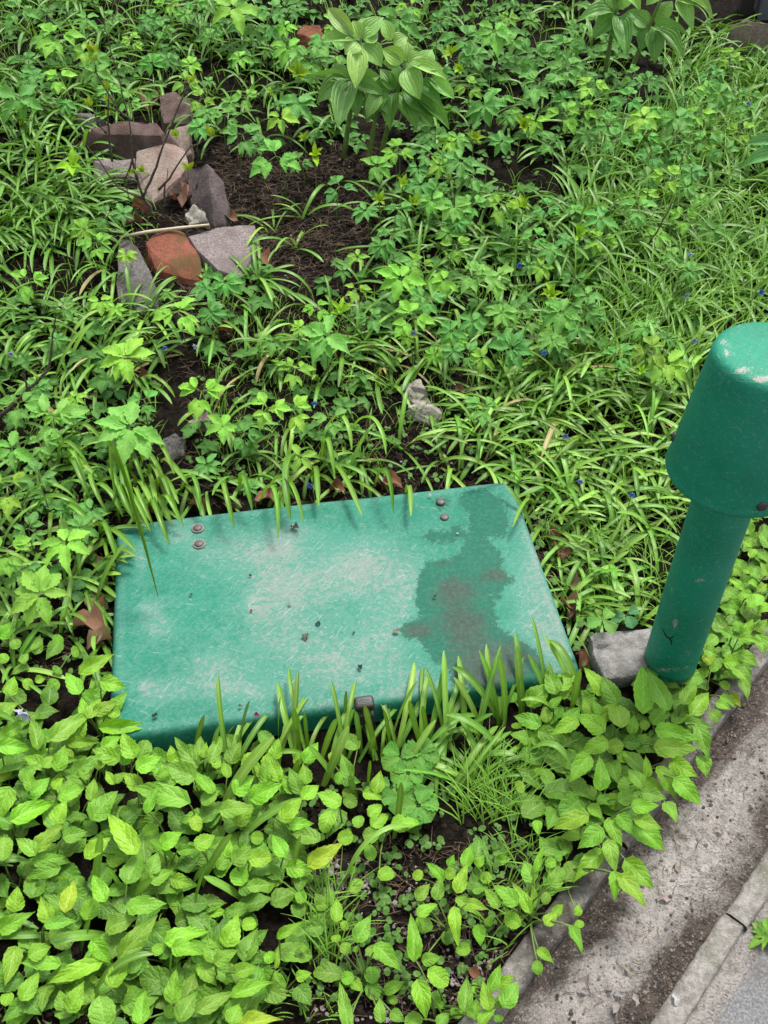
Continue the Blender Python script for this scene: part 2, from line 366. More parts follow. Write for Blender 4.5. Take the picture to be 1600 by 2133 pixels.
tag(link('dirt_strip', ds), 'strip of dirt gathered along the outer side of the thin kerb', None, None, 'structure')

def kerb_stone(e0, e1, t0, t1, z0, z1, label, jag=0.0025, shift=0.0, mat=None):
    """one rough concrete edging stone with rounded, chipped arrises"""
    prof = [(e0, z0), (e0, z1 - 0.006), (e0 + 0.002, z1 - 0.002), (e0 + 0.006, z1), ((e0 + e1) / 2, z1 + 0.0008), (e1 - 0.006, z1), (e1 - 0.002, z1 - 0.002), (e1, z1 - 0.006), (e1, z0)]
    n = int((t1 - t0) / 0.012); b = MB(); v = []; m = len(prof)
    for j in range(n + 1):
        t = t0 + (t1 - t0) * j / n
        end = 0.004 if j in (0, n) else 0.0
        for i, (e, z) in enumerate(prof):
            w = noise.noise(Vector((t * 38, e * 90, i * 0.7))) * jag * 0.35 + noise.noise(Vector((t * 130, e * 200, i))) * jag * 0.7 - max(0, noise.noise(Vector((t * 60, e * 60, i * 1.3))) - 0.35) * jag * 3
            p = BED_A + KN * (e + shift + w) + KU * t; v.append((p.x, p.y, z + (w * 0.8 - end if 0 < i < m - 1 else 0)))
    f = [(j * m + i, j * m + i + 1, (j + 1) * m + i + 1, (j + 1) * m + i) for j in range(n) for i in range(m - 1)]
    f += [tuple(range(m)), tuple(n * m + i for i in range(m - 1, -1, -1))]
    b.add(v, f)
    return tag(link('kerb_stone', b.mesh('kerb_stone', mat or M_KERB)), label, 'kerb', 'concrete edging stones along the path')
def tpos(px, py): return (plane_z(px, py, 0) - BED_A).dot(KU)
TJ = tpos(1500, 1890)
kerb_stone(EK0, EK1, TJ + 0.0015, TJ + 0.9, -0.1, 0.002, 'thin concrete kerb stone reaching up to the right edge beyond the joint', shift=0.004)
kerb_stone(EK0, EK1, TJ - 0.9, TJ - 0.0015, -0.1, 0.0, 'thin concrete kerb stone in the bottom right, ending at the open joint')
tb = tpos(1300, 1760)
kerb_stone(-0.028, 0.014, tb + 0.003, tb + 0.95, -0.1, 0.004, 'bed edging stone mostly hidden under leaves by the vent pipe', mat=M_KERB2)
kerb_stone(-0.028, 0.014, tb - 0.9, tb - 0.003, -0.1, 0.002, 'mossy bed edging stone at bottom centre, beside the gutter', 0.003, mat=M_KERB2)

# ------------------------------------------------------------------ access hatch
def poly_sd(px, py, poly):
    inside, dm = False, 1e9; n = len(poly)
    for i in range(n):
        x1, y1 = poly[i]; x2, y2 = poly[(i + 1) % n]
        if (y1 > py) != (y2 > py) and px < (x2 - x1) * (py - y1) / (y2 - y1) + x1: inside = not inside
        dx, dy = x2 - x1, y2 - y1; t = max(0, min(1, ((px - x1) * dx + (py - y1) * dy) / (dx * dx + dy * dy)))
        dm = min(dm, math.hypot(px - x1 - dx * t, py - y1 - dy * t))
    return -dm if inside else dm
def tile(l, ox, oy, s): return [(ox + a / s, oy + b / s) for a, b in l]
STAIN = [tile(q, 700, 950, 2.286) for q in (
    [(640, 270), (585, 215), (600, 175), (700, 160), (790, 200), (820, 330), (800, 385), (720, 385), (780, 470), (790, 540), (845, 590), (800, 625), (770, 690), (735, 660), (755, 740), (770, 800), (830, 850), (900, 885), (960, 930), (990, 990), (1005, 1050), (900, 1110), (700, 1130), (640, 1090), (550, 1075), (540, 1010), (460, 970), (420, 900), (380, 870), (305, 855), (300, 825), (350, 790), (400, 770), (380, 690), (380, 640), (410, 530), (430, 500), (560, 490), (610, 450), (620, 400), (640, 330)],
    [(410, 375), (450, 347), (520, 358), (570, 332), (620, 352), (632, 385), (540, 405), (450, 405)],
    [(468, 215), (490, 195), (520, 205), (530, 240), (500, 255), (475, 245)])]
MUD = [(700 + a / 2.286, 950 + b / 2.286, c / 2.286, d / 2.286) for a, b, c, d in ((600, 800, 130, 100), (780, 960, 230, 95), (690, 1060, 140, 70), (500, 512, 55, 9), (760, 570, 80, 40), (380, 830, 70, 40), (560, 640, 110, 60))]
WEAR = [(575, 1230, 70, 55), (600, 1330, 120, 80), (535, 1262, 25, 25), (440, 1395, 60, 40), (705, 1395, 70, 60), (800, 1330, 55, 80), (610, 1108, 55, 25), (372, 1112, 40, 25), (315, 1268, 30, 22), (845, 1215, 45, 70), (500, 1150, 110, 50), (292, 1160, 14, 40), (1110, 1230, 45, 150), (1150, 1340, 40, 70), (585, 1145, 40, 18), (330, 1310, 40, 30), (500, 1440, 120, 30), (690, 1200, 110, 60), (760, 1170, 60, 60), (330, 1440, 50, 30), (870, 1420, 70, 40), (300, 1430, 12, 12)]
root = empty('access_hatch', HC)
tag(root, 'worn green fibreglass access hatch lying in the bed with a dark wet stain', 'hatch')
rings = [(-0.008, 0.004), (-0.004, HT * 0.4), (0.0, HT * 0.7), (0.0025, HT * 0.84), (0.006, HT * 0.92), (0.011, HT * 0.965), (0.018, HT * 0.988), (0.03, HT)]
k = 0.045
while k < HD - 0.004: rings.append((k, HT + 0.004 * (1 - (1 - k / HD) ** 2))); k += 0.0095
NP = 280
def rr_loop(inset, z):
    a, b = HW - inset, HD - inset; r = max(0.004, min(0.034 - inset * 0.5, b * 0.9)); out = []
    segs = [(a - r, b - r, 0), (-(a - r), b - r, 90), (-(a - r), -(b - r), 180), (a - r, -(b - r), 270)]
    pts = []
    for cx, cy, d in segs:
        for q in range(13):
            an = math.radians(d + 90 * q / 12); pts.append((cx + r * math.cos(an), cy + r * math.sin(an)))
    per = [0.0]
    for i in range(len(pts)): per.append(per[-1] + math.dist(pts[i], pts[(i + 1) % len(pts)]))
    j = 0
    for s in range(NP):
        t = per[-1] * s / NP
        while per[j + 1] < t: j += 1
        f = (t - per[j]) / max(1e-9, per[j + 1] - per[j]); p, q = pts[j], pts[(j + 1) % len(pts)]
        out.append((p[0] + (q[0] - p[0]) * f, p[1] + (q[1] - p[1]) * f, z))
    return out
mb = MB(); vs = []
for i, z in rings: vs += rr_loop(i, z)
for q, p in enumerate(vs):
    wob = noise.noise(Vector((p[0] * 5, p[1] * 5, 2))) * 0.003
    # soft crease running in from the back edge, right of the middle
    cr = math.exp(-((p[0] - 0.09 - (HD - p[1]) * 0.5) / 0.018) ** 2) * smooth(0.13, 0.26, p[1]) * 0.004
    if p[2] > HT * 0.9: vs[q] = (p[0], p[1], p[2] + wob - cr)
fs = [(i * NP + s, i * NP + (s + 1) % NP, (i + 1) * NP + (s + 1) % NP, (i + 1) * NP + s) for i in range(len(rings) - 1) for s in range(NP)]
fs.append(tuple((len(rings) - 1) * NP + s for s in range(NP)))
mb.add(vs, fs)
me = mb.mesh('cover', M_HATCH)
RZ = Matrix.Rotation(HA, 4, 'Z')
at_s, at_w, at_m = (me.attributes.new(n, 'FLOAT', 'POINT') for n in ('stain', 'wear', 'mud'))
for i, p in enumerate(vs):
    px, py, _ = proj(HC + RZ @ Vector(p))
    d = min(poly_sd(px, py, q) for q in STAIN)
    at_s.data[i].value = max(0, min(1, 0.5 - d / 46.0))
    at_m.data[i].value = min(1, sum(1.0 * math.exp(-((px - a) / c) ** 2 - ((py - b) / e) ** 2) for a, b, c, e in MUD))
    at_w.data[i].value = min(1, 0.16 + sum(0.5 * math.exp(-((px - a) / c) ** 2 - ((py - b) / e) ** 2) for a, b, c, e in WEAR) + 0.3 * math.exp(-((max(abs(p[0]) - HW, abs(p[1]) - HD) + 0.014) / 0.008) ** 2)) * smooth(HT * 0.5, HT * 0.9, p[2])
link('cover', me, root, RZ)
def hatch_pt(px, py, z=HT + 0.004):
    p = plane_z(px, py, z); return p
def dome(r, h, n=20):
    pr = [(r, 0), (r * 0.98, h * 0.35), (r * 0.8, h * 0.72), (r * 0.45, h * 0.95), (0.0005, h)]
    return lathe(pr, n)
riv = dome(0.0098, 0.0042).mesh('rivet', M_METAL)
wash = lathe([(0.0138, -0.001), (0.0136, 0.0004), (0.013, 0.0007), (0.009, 0.0007)], 24).mesh('washer', M_BLOCK)
for px, py in ((412, 1100), (415, 1133), (918, 1046), (926, 1078)):
    p = hatch_pt(px, py); o = link('rivet', riv, root, local(HC, Matrix.Translation(p + Vector((0, 0, 0.001)))))
    if px < 500: link('washer', wash, o, Matrix.Translation((0, 0, -0.0008)))
# staple and padlock at the front of the hatch
p = gnd(762, 1535); p = HC + HX * hatch_uv(p.x, p.y)[0] - HY * (HD + 0.012)
lk = empty('padlock', (p.x, p.y, 0.0)); lk.rotation_euler.z = HA
tag(lk, 'black hasp and padlock body hanging at the front edge of the green hatch', 'lock')
def bevel_box(sx, sy, sz, bev, mat, name):
    bm = bmesh.new(); bmesh.ops.create_cube(bm, size=1); bmesh.ops.scale(bm, vec=(sx, sy, sz), verts=bm.verts)
    bmesh.ops.bevel(bm, geom=list(bm.edges), offset=bev, segments=3, affect='EDGES', profile=0.5)
    me = bpy.data.meshes.new(name); bm.to_mesh(me); bm.free(); me.materials.append(mat)
    me.polygons.foreach_set('use_smooth', [True] * len(me.polygons)); return me
hasp = link('hasp', bevel_box(0.036, 0.024, 0.026, 0.006, M_LOCK, 'hasp'), lk, Matrix.Translation((0, -0.008, 0.085)) @ Matrix.Rotation(0.25, 4, 'X'))
link('lock_body', bevel_box(0.034, 0.016, 0.04, 0.005, M_LOCK, 'lock_body'), lk, Matrix.Translation((0.0, -0.012, 0.045)))
mk = MB(); ring = [(math.copysign(0.007, math.cos(a)) + 0.0042 * math.cos(a), 0.0042 * math.sin(a), 0) for a in [2 * math.pi * i / 24 for i in range(24)]]
mk.tube(ring + [ring[0]], 0.0006, 5)
for i in range(4):
    c = -0.0068 + i * 0.0045; lp = [(c + 0.0013 * math.cos(a), 0.0021 * math.sin(a), 0) for a in [2 * math.pi * j / 10 for j in range(11)]]
    mk.tube(lp, 0.0004, 4)
link('stamped_mark', mk.mesh('stamped_mark', M_LOCKMARK), hasp, Matrix.Translation((0, 0.0, 0.0132)))

# ------------------------------------------------------------------ vent pipe
VB = gnd(1388, 1400); VB.z = 0
vent = empty('vent_pipe', VB)
tag(vent, 'green plastic vent pipe with a flared bucket-shaped cap beside the hatch', 'pipe')
def with_wear(mb, blobs, base=0.0, top=0.0, ztop=None):
    me = mb.mesh('pipe', M_PIPE); a = me.attributes.new('wear', 'FLOAT', 'POINT')
    for i, v in enumerate(mb.v):
        px, py, _ = proj(VB + Vector(v))
        w = base + sum(h * math.exp(-((px - x) / c) ** 2 - ((py - y) / d) ** 2) for x, y, c, d, h in blobs if (Vector(v).xy.length < 1e-3 or (Vector((v[0], v[1], 0)).dot(Vector((VB.x, VB.y, 0))) < 0.01)))
        a.data[i].value = max(0, min(1, w))
    return me
def dense(prof, step):
    out = [prof[0]]
    for a, b in zip(prof, prof[1:]):
        n = max(1, int(math.dist(a, b) / step)); out += [(a[0] + (b[0] - a[0]) * i / n, a[1] + (b[1] - a[1]) * i / n) for i in range(1, n + 1)]
    return out
b = lathe(dense([(0.0472, 0.045), (0.049, 0.047), (0.0488, 0.2), (0.0485, 0.56)], 0.008), 96)
b.v = [(x * (1 + noise.noise(Vector((x * 30, y * 30, z * 9))) * 0.008), y * (1 + noise.noise(Vector((x * 30, y * 30, z * 9 + 5))) * 0.008), z + (0.006 * math.sin(math.atan2(y, x) * 2 + 0.4) + noise.noise(Vector((x * 90, y * 90, 1))) * 0.006 if z < 0.05 else 0)) for x, y, z in b.v]
shaft = link('shaft', with_wear(b, [(1457, 1209, 12, 6, 0.75), (1400, 1230, 3, 40, 0.55), (1407, 1300, 8, 14, 0.7), (1432, 1360, 14, 9, 0.5), (1380, 1365, 25, 14, 0.28), (1385, 1395, 26, 6, 0.7), (1430, 1390, 22, 5, 0.6)]), vent)
b = lathe(dense([(0.0465, -0.05), (0.0462, 0.02), (0.0468, 0.052)], 0.01), 64)
link('socket', with_wear(b, []), vent)
# hairline crack with dark edges near the foot of the shaft
def on_shaft(px, py, r):
    d = ray(px, py); a = d.x * d.x + d.y * d.y; bq = -(d.x * VB.x + d.y * VB.y); c = VB.x ** 2 + VB.y ** 2 - r * r
    t = (-bq - math.sqrt(max(0, bq * bq - a * c))) / a; return CP + d * t - VB
cr = MB(); cr.tube([on_shaft(*q, 0.0492) for q in ((1378, 1308), (1383, 1316), (1388, 1326), (1395, 1330), (1399, 1336), (1398, 1344))], [0.0004, 0.001, 0.0014, 0.0018, 0.0014, 0.0006], 6)
cr.tube([on_shaft(*q, 0.0492) for q in ((1395, 1330), (1401, 1327), (1404, 1324))], [0.0014, 0.0009, 0.0004], 6)
link('crack', cr.mesh('crack', M_BLACK), vent)
cp = [(0.06, 0.575), (0.096, 0.542), (0.1, 0.5335), (0.1035, 0.534), (0.1048, 0.5375), (0.104, 0.5425), (0.1025, 0.546), (0.102, 0.553), (0.0835, 0.736), (0.082, 0.748), (0.079, 0.7555), (0.074, 0.7595), (0.066, 0.7612), (0.04, 0.763), (0.0008, 0.7636)]
b = lathe(dense(cp, 0.007), 110)
capw = [(1505, 712, 14, 10, 0.6), (1515, 735, 10, 16, 0.75), (1545, 772, 22, 8, 0.9), (1585, 790, 26, 8, 0.95), (1600, 760, 30, 30, 0.35), (1590, 720, 20, 12, 0.3), (1500, 818, 6, 5, 0.5), (1480, 1055, 40, 3, 0.4), (1570, 1066, 40, 3, 0.4)]
cap = link('cap', with_wear(b, capw), vent)
bolt = dome(0.0085, 0.005, 16).mesh('bolt', M_LOCK)
for ang_px, zz in ((1588, 0.556), (1402, 0.578)):
    best = None
    for i in range(360):
        an = math.radians(i); r = 0.1015; q = VB + Vector((r * math.cos(an), r * math.sin(an), zz))
        if Vector((math.cos(an), math.sin(an), 0)).dot(Vector((VB.x, VB.y, 0))) > 0.13 * 1: continue
        e = abs(proj(q)[0] - ang_px)
        if best is None or e < best[0]: best = (e, an)
    an = best[1]; nrm = Vector((math.cos(an), math.sin(an), 0.06)).normalized()
    link('bolt', bolt, cap, Matrix.Translation(Vector(((0.1012 - (zz - .556) * .1) * math.cos(an), (0.1012 - (zz - .556) * .1) * math.sin(an), zz))) @ nrm.to_track_quat('Z', 'Y').to_matrix().to_4x4())

# ------------------------------------------------------------------ stones
def rock(name, pts, mat, label, cat='stone', bottom=1.12, rough=0.004, seed=0, group=None):
    """convex stone: pts are (pixel x, pixel y, height over the ground) of its visible outline and ridges"""
    P = [gnd(x, y, h * 0.85) for x, y, h in pts]
    c = sum(P, Vector()) / len(P); base = Vector((c.x, c.y, g(c.x, c.y)))
    bm = bmesh.new()
    for p in P: bm.verts.new(p - base)
    for p in P:
        q = c + (p - c) * bottom; bm.verts.new(Vector((q.x, q.y, min(g(q.x, q.y), p.z) - 0.025)) - base)
    r = bmesh.ops.convex_hull(bm, input=list(bm.verts))
    bmesh.ops.delete(bm, geom=[v for v in bm.verts if not v.link_faces], context='VERTS')
    bmesh.ops.dissolve_limit(bm, angle_limit=math.radians(9), verts=list(bm.verts), edges=list(bm.edges))
    size = max((v.co.length for v in bm.verts), default=0.1)
    bmesh.ops.bevel(bm, geom=list(bm.edges), offset=size * 0.022, segments=2, affect='EDGES', profile=0.6, clamp_overlap=True)
    bmesh.ops.triangulate(bm, faces=list(bm.faces))
    for _ in range(2):
        long_e = [e for e in bm.edges if e.calc_length() > size * 0.16]
        if long_e: bmesh.ops.subdivide_edges(bm, edges=long_e, cuts=1)
        bmesh.ops.triangulate(bm, faces=list(bm.faces))
    bm.normal_update()
    for v in bm.verts:
        n = noise.noise(v.co * (2.2 / size) + Vector((seed, 0, 0))) * rough * 2.6 + noise.noise(v.co * (7 / size) + Vector((0, seed, 0))) * rough * 0.7
        v.co += v.normal * n
    me = bpy.data.meshes.new(name); bm.to_mesh(me); bm.free(); me.materials.append(mat)
    for p in me.polygons: p.use_smooth = True
    me.set_sharp_from_angle(angle=math.radians(28))
    o = link(name, me); o.location = base
    return tag(o, label, cat, group)
MR_SLAB = rock_mat('brown slab', (0.10, 0.06, 0.05), (0.17, 0.105, 0.09), (0.22, 0.17, 0.15))
MR_PURP = rock_mat('purple granite', (0.17, 0.13, 0.128), (0.42, 0.36, 0.35), (0.20, 0.16, 0.15), 170)
MR_RED = rock_mat('red brickish', (0.24, 0.075, 0.045), (0.38, 0.13, 0.08), (0.20, 0.09, 0.04), 120, 0.55)
MR_GREY = rock_mat('grey stone', (0.10, 0.092, 0.088), (0.28, 0.26, 0.25), (0.12, 0.11, 0.10), 150)
MR_DARK = rock_mat('dark purple', (0.085, 0.062, 0.06), (0.19, 0.155, 0.15), (0.13, 0.10, 0.10), 110)
MR_TAN = rock_mat('tan pink', (0.25, 0.19, 0.16), (0.42, 0.34, 0.28), (0.30, 0.19, 0.16), 120)
MR_PALE = rock_mat('pale lichen', (0.28, 0.26, 0.21), (0.55, 0.52, 0.45), (0.34, 0.30, 0.23), 120, 0.2)
rock('stone', [(163, 300, .04), (185, 268, .10), (240, 256, .12), (325, 250, .13), (346, 274, .11), (335, 282, .11), (280, 272, .11), (215, 280, .10), (340, 302, .05), (300, 318, .02), (215, 330, .015), (170, 322, .02)], MR_SLAB, 'brown slab with a bright upper rim, leaning atop the rock pile', seed=1, rough=.005)
rock('stone', [(157, 240, .07), (190, 236, .08), (220, 250, .08), (222, 268, .05), (165, 268, .04)], MR_GREY, 'small grey stone behind the upper left of the brown slab', seed=2)
rock('stone', [(288, 318, .05), (340, 300, .075), (385, 310, .07), (392, 345, .06), (375, 368, .05), (345, 388, .03), (318, 418, .01), (285, 400, .01), (283, 345, .04)], MR_TAN, 'tan and pale stone below the right end of the brown slab', seed=3)
rock('stone', [(350, 268, .10), (394, 264, .10), (398, 318, .06), (385, 326, .05), (345, 300, .06)], MR_TAN, 'pinkish stone wedged at the right end of the brown slab', seed=4)
rock('stone', [(196, 336, .05), (280, 332, .05), (282, 372, .02), (245, 376, .01), (198, 368, .015)], MR_PURP, 'speckled mauve stone under the left of the brown slab', seed=5)
rock('stone', [(392, 352, .06), (430, 340, .13), (468, 378, .10), (478, 430, .05), (468, 468, .02), (446, 472, .015), (440, 400, .09), (402, 432, .015), (392, 395, .03)], MR_DARK, 'tall dark purple pointed stone right of the rock pile', seed=6, rough=.003)
rock('stone', [(388, 446, .03), (405, 430, .045), (420, 432, .045), (432, 458, .03), (425, 470, .01), (393, 470, .01)], MR_PALE, 'small whitish lichen stone beside the dark pointed stone', seed=7)
rock('stone', [(390, 490, .06), (450, 474, .075), (532, 466, .07), (537, 518, .045), (500, 577, .03), (455, 562, .05), (410, 520, .06), (430, 570, .0), (398, 520, .01)], MR_PURP, 'large flat mauve-grey granite stone beside the red stone', seed=8, rough=.003)
rock('stone', [(299, 505, .055), (318, 487, .06), (370, 480, .06), (386, 482, .06), (408, 520, .05), (426, 588, .02), (380, 578, .025), (328, 562, .02), (306, 530, .035)], MR_RED, 'brick-red stone with an olive mossy face', seed=9)
rock('stone', [(246, 505, .05), (262, 494, .055), (285, 510, .06), (312, 560, .05), (331, 608, .03), (318, 640, .015), (290, 648, .01), (245, 620, .02), (240, 560, .04)], MR_GREY, 'long dark grey stone left of the red stone', seed=10, rough=.003)
rock('stone', [(330, 200, .06), (365, 192, .07), (394, 205, .07), (400, 258, .04), (340, 256, .03)], MR_SLAB, 'dark brown stone in shade behind the brown slab', seed=11)
rock('stone', [(618, 70, .07), (632, 48, .09), (665, 56, .08), (676, 90, .05), (672, 104, .02), (625, 104, .02)], MR_RED, 'reddish stone at top centre left of the big lily', seed=12)
rock('stone', [(394, 882, .03), (405, 864, .04), (432, 856, .045), (448, 874, .035), (440, 892, .015), (405, 897, .01)], MR_TAN, 'small rounded brown stone above the back edge of the hatch', seed=13)
rock('stone', [(342, 918, .03), (365, 904, .04), (385, 915, .035), (380, 948, .01), (350, 955, .01)], MR_GREY, 'small grey stone half hidden by straps left of the rounded brown stone', seed=14)
rock('stone', [(840, 802, .04), (875, 794, .045), (892, 812, .05), (888, 832, .03), (868, 842, .02), (845, 828, .02)], MR_PALE, 'upper lump of pale rough concrete in the middle of the bed', seed=15, rough=.006)
rock('stone', [(852, 846, .035), (890, 832, .04), (918, 850, .04), (922, 870, .02), (905, 884, .01), (872, 874, .01)], MR_PALE, 'lower lump of pale rough concrete in the middle of the bed', seed=16, rough=.006)
rock('stone', [(965, 815, .025), (980, 806, .03), (992, 815, .025), (985, 828, .005), (968, 828, .005)], MR_GREY, 'small grey pebble right of the pale concrete lumps', seed=17)
rock('stone', [(795, 402, .03), (815, 392, .035), (838, 402, .03), (832, 420, .01), (800, 422, .01)], MR_GREY, 'grey rounded stone below the big lily', seed=18)
rock('stone', [(653, 588, .03), (664, 574, .04), (678, 588, .03), (676, 600, .01), (655, 600, .01)], MR_DARK, 'small pointed mauve stone on the bare soil right of the rock pile', seed=19)
rock('stone', [(1522, 55, .10), (1555, 42, .14), (1620, 50, .15), (1670, 70, .12), (1655, 104, .05), (1580, 100, .06), (1535, 80, .06)], MR_TAN, 'flat pinkish stone lying in the grass at the top right', seed=20)
# concrete block by the pipe
blk = [(1226, 1324, .05), (1240, 1316, .055), (1300, 1314, .052), (1372, 1308, .055), (1352, 1380, .05), (1345, 1402, .042), (1290, 1412, .04), (1262, 1414, .045), (1240, 1366, .054)]
rock('concrete_block', blk, M_BLOCK, 'rough pale concrete block between the hatch corner and the vent pipe', 'block', 1.03, 0.003, 30)
# grey steel post at the top right
pb = gnd(1572, 30)
post = empty('steel_post', pb); tag(post, 'grey steel post foot at the top right corner', 'post')
link('shaft', bevel_box(0.05, 0.09, 0.7, 0.006, M_GREY, 'shaft'), post, Matrix.Translation((0.03, 0, 0.32)) @ Matrix.Rotation(-0.1, 4, 'Z'))
link('flange', bevel_box(0.045, 0.05, 0.68, 0.005, M_LOCK, 'flange'), post, Matrix.Translation((-0.035, 0.01, 0.3)) @ Matrix.Rotation(-0.1, 4, 'Z'))
# ------------------------------------------------------------------ leaf shapes (shared meshes)
def leaf_shape(name, mat, prof, rows=10, half=2, fold=0.1, arch=(0.25, -0.35), serr=0.0, cord=0.0, wave=0.03, seed=0, bow=0.0, tipw=0.02):
    """blade of length about 1 along +Y, total width 1, face to +Z; prof maps v in 0..1 to half width 0..0.5"""
    rnd = random.Random(seed); vs, fs, uv = [], [], []
    y = z = x0 = 0.0; nc = 2 * half + 1; ds = 1.0 / rows
    for j in range(rows + 1):
        v = j / rows
        if j:
            th = arch[0] + (arch[1] - arch[0]) * (v - ds / 2); y += math.cos(th) * ds; z += math.sin(th) * ds
        w = max(prof(v), tipw * 0.5 if j in (0, rows) else 0.0)
        if 0 < j < rows: w *= 1 + serr * (1 if j % 2 else -1)
        for i in range(nc):
            s = (i - half) / half; s2 = math.copysign(abs(s) ** 0.85, s)
            zz = z + fold * abs(s2) * w * 2 + wave * math.sin(v * 9 + (2.1 if s > 0 else 0) + seed) * abs(s) * w * 2
            vs.append((s2 * w + bow * v * v, y - cord * (1 - v) ** 5 * (abs(s2) ** 1.5), zz)); uv.append((0.5 + s / 2, v))
    for j in range(rows):
        for i in range(nc - 1): fs.append((j * nc + i, j * nc + i + 1, (j + 1) * nc + i + 1, (j + 1) * nc + i))
    mb = MB(); mb.add(vs, fs, uv); return mb.mesh(name, mat)
def ovate(a, b):   # quick swelling, long taper
    pk = (a / (a + b)) ** a * (b / (a + b)) ** b
    return lambda v: 0.5 * (max(v, 0) ** a * max(1 - v, 0) ** b) / pk
BELL = [leaf_shape('leaf', M_BELL, ovate(0.42 + 0.05 * (i % 3), 1.05 + 0.17 * (i % 3)), 13, 3, 0.05 + 0.04 * (i % 3), (0.28 - 0.1 * (i % 2), -0.32 - 0.1 * (i % 3)), 0.045, 0.09, 0.08, i, rr(-.06, .06)) for i in range(7)]
BELLR = [leaf_shape('leaf', M_BELL, ovate(0.45, 0.55), 10, 2, 0.08, (0.2, -0.4), 0.03, 0.14, 0.06, i + 20) for i in range(3)]
ELD = [leaf_shape('leaflet', M_ELDER, ovate(0.62 + 0.1 * (i % 3), 1.0 + .1 * (i % 2)), 12, 2, 0.12, (0.12, -0.38), 0.13, 0.02, 0.06, i + 40, rr(-.1, .1)) for i in range(6)]
LILY = [leaf_shape('leaf', M_LILY, ovate(0.75, 0.9 + 0.1 * i), 12, 3, 0.16, (0.25, -0.4 - 0.12 * i), 0.0, 0.0, 0.02, i + 60, rr(-.05, .05)) for i in range(4)]
STRAP = []
def strap_prof(v): return 0.5 * (0.62 + 0.38 * min(1, v * 2.2)) * (1 - smooth(0.86, 1.0, v) * 0.78)
for i, (a, b) in enumerate(((1.35, 0.9), (1.3, 0.2), (1.2, -0.25), (1.1, -0.6), (1.0, -0.9), (0.85, -0.45), (0.6, -0.5), (1.25, -1.2), (1.4, 0.55), (0.4, -0.25))):
    me = leaf_shape('leaf', M_SQUILL, strap_prof, 11, 1, 0.018, (a, b), 0, 0, 0, i + 80, 0, 0.12)
    for v in me.vertices:     # channelled section; width is scaled separately from length
        v.co.z += 0.0
    ey = sum(math.cos(a + (b - a) * (j + .5) / 11) for j in range(11)) / 11; ez = sum(math.sin(a + (b - a) * (j + .5) / 11) for j in range(11)) / 11
    STRAP.append((me, ey, ez))
def jit(c, dv=0.14, dh=0.06):
    k = 1 + rr(-dv, dv); return (c[0] * k * (1 + rr(-dh, dh) * 2), c[1] * k * (1 + rr(-dh, dh)), c[2] * k * (1 + rr(-dh, dh) * 2))
THINGS = []          # (object, kind words, pixel) waiting for their labels
def to_cam(p): return (CP - p).normalized()
def leaf_between(B, tx, ty, wpx, upw=0.6, camw=0.5, jx=0.18, maxlen=0.2):
    n = (Vector((0, 0, upw)) + to_cam(B) * camw + Vector((rr(-jx, jx), rr(-jx, jx), 0))).normalized()
    d = ray(tx, ty); den = d.dot(n); T = CP + d * ((B - CP).dot(n) / den) if abs(den) > 1e-3 else B + Vector((0, .05, 0))
    if (T - B).length > maxlen: T = B + (T - B).normalized() * maxlen
    w = wpx / (FPX / (B - CP).dot(FW))
    return frame(B, T, n, w), T

# ------------------------------------------------------------------ bellflower plants, front of the bed
A_ = '''60,150,100,20,100 -20,300,130,190,130 200,110,170,40,70 240,60,320,30,60 250,500,210,275,100 350,440,630,255,130 700,300,855,130,110 690,370,1040,355,100 560,190,720,120,120 680,60,850,110,110 0,440,200,320,90 0,490,230,510,110 60,420,170,440,80 460,470,680,465,80 340,590,530,580,90 490,680,690,540,110 690,500,800,560,130 890,560,810,390,120 930,570,990,450,110 150,720,260,600,100 200,830,340,700,110 290,640,400,640,90 360,780,420,660,80 320,580,350,500,90 60,690,-20,620,100 100,650,210,590,90 60,780,-30,1010,140 90,980,390,850,140 400,840,580,760,110 380,1000,440,840,120 620,970,790,790,160 240,1180,430,1010,110 430,1100,590,1060,110 230,1210,100,1090,110 230,1260,440,1235,90 20,1240,30,1090,130 580,1230,750,1090,120 900,1190,715,925,140 1240,860,870,760,150 1290,700,1080,610,150 1100,690,1000,590,90 1310,620,1165,425,105 1330,600,1340,420,90 1400,590,1490,400,90 1300,760,1440,740,110 1390,930,1400,790,100 1340,1030,1440,960,90 1280,960,1330,1060,90 960,1080,1060,1040,110 1080,1160,1220,1060,120 1310,1160,1440,1090,110 1190,1190,1350,1170,70 1500,1230,1530,1100,100 1580,890,1470,910,80 720,1250,860,1230,110 920,640,1080,560,120 980,930,1060,750,70'''
